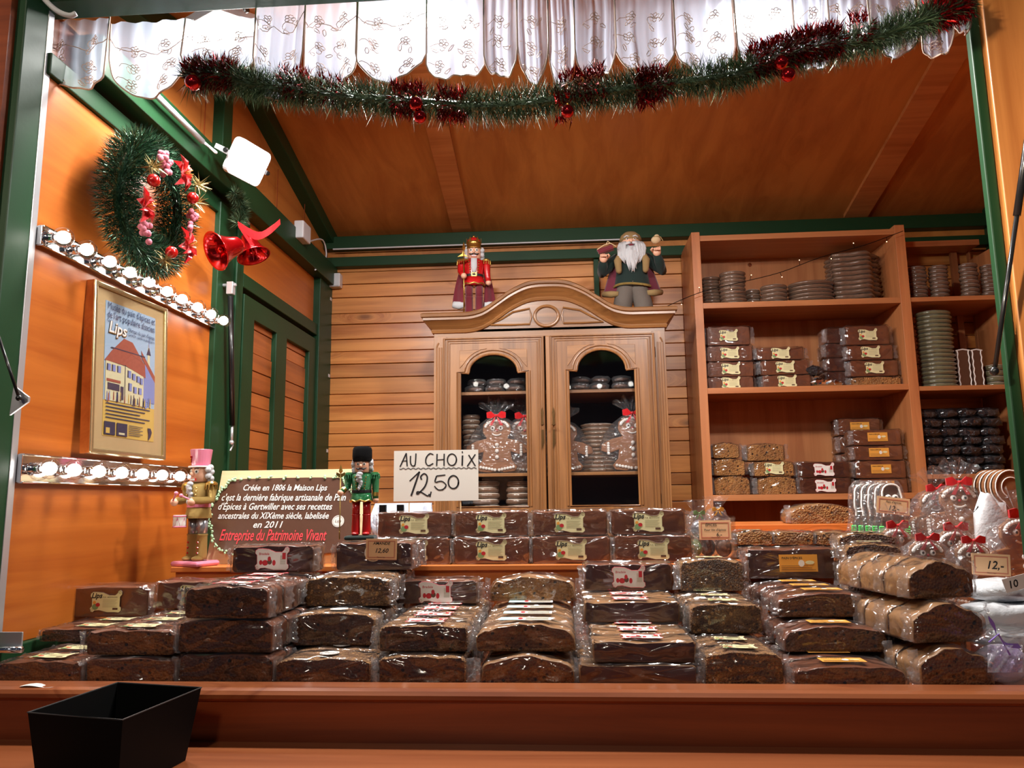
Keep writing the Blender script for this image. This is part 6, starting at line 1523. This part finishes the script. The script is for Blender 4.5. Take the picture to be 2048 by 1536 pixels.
# big hand-lettered card on two sticks
Yc = 2.52
a = onY(787, 1003, Yc); w_ = onY(957, 1003, Yc).x - a.x; h_ = onY(787, 902, Yc).z - a.z
ac = thing('price_sign', 'large white card hand lettered AU CHOIX 12,50 on two thin sticks', 'sign', (a.x, Yc, a.z))
obj('card', MB().box(0, w_, 0, .0015, 0, h_), M['paper'], ac)
for px in (818, 921):
    q = onY(px, 1003, Yc).x - a.x; obj('stick', MB().tube([(q, .003, .04), (q, .003, s1z - a.z)], .0022, n=6), M['palewood'], ac)
b = MB()
def K(pts): return [((x - 785) / 1035 * w_, (757 - y) / 632 * h_) for x, y in pts]
def S(pts, wd=.0034, twice=True):
    sp_ = [(p.x, p.y) for p in smoothpath([(x, z, 0) for x, z in K(pts)], 4)] if len(pts) > 2 else K(pts)
    stroke(b, sp_, wd)
    if twice: stroke(b, [(x + .0016, z - .0006 * (i % 3)) for i, (x, z) in enumerate(sp_)], wd * .7, y=-.0007)
S([(860, 325), (935, 155)]); S([(935, 155), (948, 320)]); S([(882, 255), (946, 250)], .0025)
S([(988, 190), (988, 270), (1008, 312), (1045, 300), (1055, 160)])
S([(1268, 178), (1225, 165), (1182, 215), (1178, 280), (1212, 315), (1268, 288)])
S([(1315, 170), (1310, 320)]); S([(1402, 170), (1400, 320)]); S([(1315, 246), (1400, 240)], .0028)
el = [(1497 + 55 * math.cos(t), 245 + 72 * math.sin(t)) for t in [i * PI / 8 for i in range(18)]]; S(el)
S([(1627, 195), (1622, 322)], .0045); S([(1620, 156), (1634, 153)], .0060, False)
S([(1702, 190), (1782, 328)]); S([(1782, 184), (1684, 332)])
S([(855 + 945 * i / 60, 350 + 7 * math.sin(i * 1.6) + 5 * (i / 60)) for i in range(61)], .0022, False)
S([(980, 505), (1100, 390)]); S([(1100, 390), (1000, 688)], .0050)
S([(1128, 490), (1116, 450), (1160, 415), (1196, 460), (1170, 570), (1080, 668), (1075, 640), (1130, 650), (1200, 692), (1222, 670)], .0042)
S([(1246, 640), (1230, 706)], .0045, False)
S([(1415, 436), (1310, 446)], .0036); S([(1310, 446), (1292, 522), (1370, 512), (1425, 560), (1390, 612), (1330, 618), (1284, 572)], .0036)
S([(1515 + 62 * math.cos(t), 525 + 80 * math.sin(t)) for t in [i * PI / 8 for i in range(18)]], .0042)
obj('lettering', b, M['ink'], ac)
# gingerbread plaque on a pale board
BL, TL, BR = onY(411, 1131, 2.47), onY(437, 942, 2.56), onY(722, 1126, 2.47); BL.z = BR.z = s1z
Mx = basis(BL, BR - BL, TL - BL); wB = (BR - BL).length; hB = (TL - BL).length
pl = thing('gingerbread_plaque', 'lettered gingerbread plaque mounted on a pale board leaning on the left step', 'sign'); pl.matrix_basis = Mx
obj('board', MB().box(0, wB * .985, .0, .008, 0, hB), M['palewood'], pl, bevel=.001)
def L_(px, py): return plane_local(Mx, px, py)
pc = [L_(px, py) for px, py in [(440, 1098), (428, 1075), (424, 1048), (426, 1022), (436, 1000), (446, 985), (458, 972), (475, 962), (520, 960), (600, 958), (672, 958), (688, 962), (700, 975), (712, 1000), (714, 1060), (704, 1090), (680, 1106), (560, 1112), (470, 1112)]]
pls = [(p.x, p.y) for p in smoothpath([(x, z, 0) for x, z in pc + pc[:1]], 3)][:-1]
obj('gingerbread', MB().prism(pls, .016, Matrix.Translation((0, -.016, 0))), M['choc'], pl, bevel=.003)
b = MB(); rr = random.Random(8)
for i, (x, z) in enumerate(pls):
    for j in range(3): b.ball((x + rr.uniform(-.006, .006), -.018, z + rr.uniform(-.006, .006)), rr.uniform(.003, .0055), 6, 4)
obj('icing_border', b, M['mint'], pl, smooth=True)
b = MB(); b2 = MB()
def fit(mb, s_, x0, x1, yb_, zs=1.0, sh=.25):
    (xa__, za), (xb__, zb) = L_(x0, yb_), L_(x1, yb_)
    vs_, fs_ = textmesh(s_, 1.0, sh, .012); mn = min(v.x for v in vs_); wd = max(v.x for v in vs_) - mn; k_ = (xb__ - xa__) / wd
    mb.add([Vector(((v.x - mn) * k_ + xa__, -.0175, v.z * k_ * zs + za + (zb - za) * ((v.x - mn) / wd))) for v in vs_], fs_)
fit(b, 'Créée en 1806 la Maison Lips', 490, 657, 984, 1.25); fit(b, "c'est la dernière fabrique artisanale de Pain", 447, 694, 1004, 1.35)
fit(b, "d'Épices à Gertwiller avec ses recettes", 440, 667, 1022, 1.3); fit(b, 'ancestrales du XIXème siècle, labelisée', 440, 660, 1040, 1.3)
fit(b, 'en 2011', 510, 568, 1058, 1.0); fit(b2, 'Entreprise du Patrimoine Vivant', 443, 655, 1083, 1.9)
obj('icing_lettering', b, M['icing'], pl); obj('red_icing_lettering', b2, M['pinkicing'], pl)
q = L_(679, 1045); sr = obj('seal', labelmesh('round') and MB().prism(arc(0, 0, .020, .020, 0, 360, 24)[:-1], .001), M['labelwhite'], pl); sr.location = (q[0], -.0172, q[1])
bb = MB(); addtext(bb, 'Lips', 0, -.004, .014, y=-.0004, shear=.2); bb.tube([(x, -.0004, z) for x, z in arc(0, 0, .017, .017, 0, 360, 20)[:-1]], .0004, n=4, closed=True); obj('seal_print', bb, M['inkbrown'], sr)
# nutcrackers on the goods
p = onY(392, 1128, 2.42); H = onY(400, 900, 2.42).z - s1z
nutcracker('nutcracker', 'tall pink and gold nutcracker with a drum on the left end of the step', (p.x, 2.42, s1z), H, math.radians(-22),
    dict(leg='silverp', boot='goldglit', skirt='goldglit', coat='goldglit', belt='pink', sleeve='goldglit', hat='top', dots=True, arms=[(-.13, -.15, .545), (.10, -.17, .545)]), base='pink')
nk = bpy.data.objects['nutcracker'] if False else None
pn = [o for o in bpy.data.objects if o.get('label', '').startswith('tall pink')][0]
b = MB(); b.lathe([(.052, .33), (.055, .335), (.055, .43), (.052, .435)], 20, Matrix.Translation((-.075, -.13, 0)), mat=0)
for z_ in (.335, .425): b.lathe([(.055, z_ - .006), (.059, z_), (.055, z_ + .008)], 20, Matrix.Translation((-.075, -.13, 0)), mat=1)
for k in range(6):
    a0 = k * PI / 3; b.add([Vector((-.075 + .0565 * math.cos(a0 + d_), -.13 + .0565 * math.sin(a0 + d_), z_)) for d_, z_ in ((-.45, .34), (.45, .34), (0, .42))], [(0, 1, 2)], mat=1)
obj('drum', b, [M['white'], M['pink']], pn)
for s_ in (-1, 1): obj('drumstick', MB().tube([(s_ * .11, -.18, .56), (s_ * .03, -.22, .62 if s_ < 0 else .60)], .008, n=8).ball((s_ * .03, -.22, .62 if s_ < 0 else .60), .018, 8, 6), M['pink'], pn, smooth=True)
zt4 = max(o.location.z for o in bpy.data.objects if 'top tier of fourth stack' in o.get('label', '')) 
lf = [o for o in bpy.data.objects if 'top tier of fourth stack' in o.get('label', '')]
ztop4 = zt4 + onY(722, 1084, 2.163).z - zt4 + .0005
Yg = 2.29; H = onY(722, 893, Yg).z - ztop4; p = onY(722, 1070, Yg)
nutcracker('nutcracker', 'green coated nutcracker with black fur hat and staff standing on the fourth stack', (p.x, Yg, ztop4), H / 1.003, .10,
    dict(leg='red', boot='red', skirt='greenglit', coat='greenglit', belt='ink', sleeve='greenglit', hat='fur', hem='gold', stache=True, cuff=True, arms=[(-.21, -.10, .50), (.155, -.02, .42)], staff=.72, ep='greenglit'), base='darkgreen')
# white crumpled plastic behind the card
p = onY(806, 1020, 2.78)
wp = thing('plastic_bag', 'crumpled white plastic bag with black tabs behind the large price card', 'bag', (p.x, 2.78, s1z)); rr = random.Random(3)
zt_ = onY(806, 1006, 2.78).z - s1z; wv = (onY(862, 1020, 2.78).x - onY(748, 1020, 2.78).x) / 2
b = MB(); b.grid(lambda u, v: Vector(((u - .5) * 2 * wv * (1 + .05 * math.sin(v * 9)), -.06 * math.sin(PI * v) + .014 * math.sin(u * 17 + v * 8) + rr.uniform(-.003, .003), zt_ * v)), 22, 10)
o = obj('sheet', b, plain('white_polythene', srgb(168, 176, 190), .35, coat=.4, bump=.8, bscale=30), wp, smooth=True); o.modifiers.new('s', 'SOLIDIFY').thickness = .04
for k, u in enumerate((-.55, .05)): obj('tab', MB().box(u * wv - .012, u * wv + .012, -.075, -.06, zt_ * .80, zt_ * .97), M['black'], wp)
# clear box of mulled-wine spices
p0, p1 = onY(1372, 1060, 2.52), onY(1470, 1060, 2.52); wd = p1.x - p0.x; hb_ = onY(1420, 1032, 2.52).z - s1z
sb = thing('spice_box', 'clear acrylic box filled with small bags of mulled wine spices', 'box', ((p0.x + p1.x) / 2, 2.51, s1z))
b = MB()
for (x0, x1, y0, y1) in ((-wd / 2, wd / 2, 0, .003), (-wd / 2, wd / 2, .11, .113), (-wd / 2, -wd / 2 + .003, .003, .11), (wd / 2 - .003, wd / 2, .003, .11)): b.box(x0, x1, y0, y1, 0, hb_)
obj('clear_wall', b, M['glass'], sb)
zi = onY(1420, 988, 2.55).z
for k, (dx, dz, dy) in enumerate([(-.05, 0, .04), (.0, .0, .075), (.045, .0, .04), (-.03, .06, .05), (.03, .07, .05)]):
    q = thing('spice_bag', 'small clear spice bag with %s in the acrylic box' % ('green sprig, left', 'brown contents, middle rear', 'dark sticks, right', 'silver top, upper left', 'yellow ribbon, upper right')[k], 'bag', (sb.location.x + dx, 2.51 + dy, s1z + .045 + dz))
    obj('spices', MB().ball((0, 0, -.01), (.026, .02, .03), 10, 7), M[('inkgreen', 'gingerdark', 'inkbrown', 'silverp', 'gingerdark')[k]], q, smooth=True)
    o = obj('bag', bagmesh(k + 20, (.038, .03, .045)), M['film_bag'], q, smooth=True)
    b = MB(); rr = random.Random(k); b.grid(lambda u, v: Vector(((u - .5) * (.02 + .07 * v), rr.uniform(-.006, .006) * (v + .2), .040 + .045 * v)), 10, 3); obj('bag_top', b, M['film_bag'], q, smooth=True)
    if k > 2: bow(q, Vector((0, -.025, .042)), .02, 'ribbon', mat='orangelabel' if k == 4 else 'inkgreen')
# low white stand for the bagged figures on the right
zl = 1.30
struct('trim_stand', MB().box(1.0, 1.75, 2.06, 2.485, zl - .02, zl).box(1.01, 1.74, 2.08, 2.10, 1.195, zl - .02), M['step'])
def front_man(px, py, Y, label, base, rz=0, **kw):
    p = onY(px, py, Y); H = (p.z - base) / .845
    return bagged_man('gingerbread_bag', label, (p.x, Y, base), H, (-.05, 0, rz), **kw)
front_man(1944, 1081, 2.16, 'bagged gingerbread man with red bow right behind the lower price card', zl, -.1)
front_man(1907, 1055, 2.27, 'bagged gingerbread man with red bow, second from right in the front group', zl, .1)
front_man(1852, 1076, 2.17, 'bagged gingerbread man with red bow, second from left in the front group', zl, -.05)
front_man(1791, 1051, 2.45, 'bagged gingerbread man with red bow, leftmost of the front group', zl, .15)
front_man(1915, 965, 2.58, 'big bagged gingerbread man with red bow, right one of the rear pair', s1z, -.12)
front_man(1868, 978, 2.68, 'big bagged gingerbread man with red bow, left one of the rear pair', s1z, .2)
front_man(2039, 1029, 2.32, 'bagged gingerbread man with red bow, half cut off by the green post', zl, .1)
# five nested wavy cookies with green icing
OUT = [(-.30, 0), (.30, 0), (.34, .10), (.22, .34), (.16, .55), (.17, .75), (.13, .95), (.0, 1.0), (-.13, .95), (-.17, .75), (-.16, .55), (-.22, .34), (-.34, .10)]
for k in range(5):
    Y = 2.56 + .028 * k; p = onY(1788 - 14 * k, 1055, Y); Hh = onY(1790, 966, Y).z - s1z
    t = thing('iced_gingerbread', 'ghost shaped gingerbread with green icing, %s of the five nested ones' % ('front', 'second', 'third', 'fourth', 'rearmost')[k], 'gingerbread', (p.x, Y, s1z))
    pp_ = [(a.x * Hh * .85, a.y * Hh) for a in smoothpath([(x, z, 0) for x, z in OUT + OUT[:1]], 3)][:-1]
    obj('gingerbread', MB().prism(pp_, .014), M['gingerdark'], t, bevel=.003)
    b = MB(); b.tube([(x * .92 * (1 + .03 * math.sin(i * 2.1)), -.002, z * .97 + .003) for i, (x, z) in enumerate(pp_) if z > .5 * Hh], .0035, n=5)
    obj('icing', b, M['icing'], t)
    b = MB()
    for s_ in (-1, 1):
        for j in range(6): b.tube([(s_ * (.14 + .06 * (i % 2)) * Hh, -.004, (.26 + .028 * j) * Hh) for i in range(2)], .0045, n=5)
    obj('green_icing', b, M['greenicing'], t)
    b = MB()
    for s_ in (-1, 1): b.ball((s_ * .045 * Hh, -.003, .80 * Hh), (.011, .005, .011), 10, 6, mat=0); b.ball((s_ * .045 * Hh, -.008, .80 * Hh), (.005, .003, .005), 8, 5, mat=1)
    b.ball((0, -.003, .70 * Hh), (.006, .004, .006), 8, 5, mat=2)
    obj('face', b, [M['white'], M['ink'], M['inkred']], t)
    bg = MB(); rr = random.Random(k); n = 14; rows = [(-.0, .34), (.1, .40), (.35, .30), (.55, .24), (.75, .24), (.95, .20), (1.04, .12)]
    bg.add([Vector((rx * .88 * Hh * math.cos(2 * PI * i / n) * rr.uniform(.95, 1.06), .007 + .013 * math.sin(2 * PI * i / n), max(.001, z * Hh))) for z, rx in rows for i in range(n)], [(j * n + i, j * n + (i + 1) % n, (j + 1) * n + (i + 1) % n, (j + 1) * n + i) for j in range(len(rows) - 1) for i in range(n)])
    obj('bag', bg, M['film_bag'], t, smooth=True)
# nested round cookies with white outlines by the post
for k in range(5):
    Y = 2.50 + .022 * k; p = onY(2022 - 11 * k, 975, Y); r_ = .052
    t = thing('iced_cookie', 'round headed gingerbread with double white outline, %s of the nested set by the post' % ('front', 'second', 'third', 'fourth', 'last')[k], 'gingerbread', (p.x, Y, s1z))
    zc_ = p.z - s1z
    lp = [(r_ * math.cos(a), zc_ + r_ * 1.1 * math.sin(a)) for a in [math.radians(-60 + 300 * i / 20) for i in range(21)]] + [(-.04, zc_ - .10), (-.07, zc_ - .16), (-.06, 0), (.06, 0), (.07, zc_ - .16), (.04, zc_ - .10)]
    obj('gingerbread', MB().prism(lp, .012), M['ginger'], t, bevel=.002)
    obj('icing', MB().tube([(x * .9, -.001, zc_ + (z - zc_) * .93) for x, z in lp], .0022, n=5, closed=True).tube([(x * .55, -.001, zc_ + (z - zc_) * .55) for x, z in lp[:21]], .0018, n=5), M['icing'], t)
# white and clear bags at the right-hand end of the counter
def lump(name, label, px, py, Y, r, mat, seed, extra=None, rest=1.195):
    p = onY(px, py, Y); b = bagmesh(seed, r); t = thing(name, label, 'bag', (p.x, Y, p.z)); obj('bag', b, mat, t, smooth=True); return t
WB = plain('white_sweet_bag', srgb(222, 224, 228), .35, coat=.5, bump=.9, bscale=40)
lump('sugar_bag', 'flat white printed bag below the lower price card', 1998, 1180, 1.96, (.085, .06, .026), WB, 41)
lump('sugar_bag', 'pale translucent bag in the middle of the white pile', 2005, 1228, 1.93, (.09, .06, .030), WB, 42)
lump('sugar_bag', 'white bag under the others at the right end of the counter', 2020, 1275, 1.92, (.08, .06, .034), WB, 43)
tb = thing('sugar_bag', 'tall pale blue-white bag standing between the gingerbread groups on the right', 'bag', (onY(1982, 1030, 2.46).x, 2.455, zl))
o = obj('bag', bagmesh(50, (.055, .022, .145)), WB, tb, smooth=True); o.location = (0, 0, .147)
pt = lump('ribboned_bag', 'clear crinkled bag tied with purple ribbon at the bottom right', 2005, 1315, 1.80, (.075, .045, .06), M['film_bag'], 44)
obj('sweets', MB().ball((0, .01, -.015), (.06, .03, .042), 14, 9), plain('lilac_sweets', srgb(196, 186, 206), .5, bump=.6, bscale=60), pt, smooth=True)
purple = plain('purple_tulle', srgb(134, 104, 196), .5, sheen=.3)
b = MB(); q = [onY(px, py, 1.74) - pt.location for px, py in [(1981, 1236), (1990, 1262), (2000, 1275), (2015, 1290), (2040, 1292)]]
pp_ = smoothpath(q, 4); v = []
for i, p in enumerate(pp_): v += [p + Vector((-.004 - .002 * math.sin(i), 0, .005)), p - Vector((-.004 - .002 * math.sin(i), 0, .005))]
b.add(v, [(2 * i, 2 * i + 1, 2 * i + 3, 2 * i + 2) for i in range(len(pp_) - 1)])
b.tube([onY(px, py, 1.735) - pt.location for px, py in [(1978, 1285), (1997, 1268), (2020, 1310)]], .0022, n=5)
obj('ribbon', b, purple, pt)
obj('tulle', MB().grid(lambda u, v: onY(1975 + 70 * u, 1290 + 55 * v, 1.735 + .012 * math.sin(9 * u + 5 * v)) - pt.location, 12, 8), filmmat('purple_film', .2, .9, 50, (.80, .70, .95, 1), .18), pt, smooth=True)
# festoon of bulbs over the market lane, behind the photographer
fz = [Vector((x, -.55, 2.86 + .05 * (x - .1) ** 2)) for x in [-2.0 + .34 * k for k in range(13)]]
fs_ = thing('festoon_lights', 'string of warm bulbs hung over the lane and mirrored in the cupboard glass', 'festoon', fz[6])
obj('wire', MB().tube([p - fz[6] for p in fz], .004, n=5), M['black'], fs_)
for p in fz: o = obj('bulb', MB().ball(p - fz[6] - Vector((0, 0, .05)), .028, 10, 8), M['filament'], fs_, smooth=True)
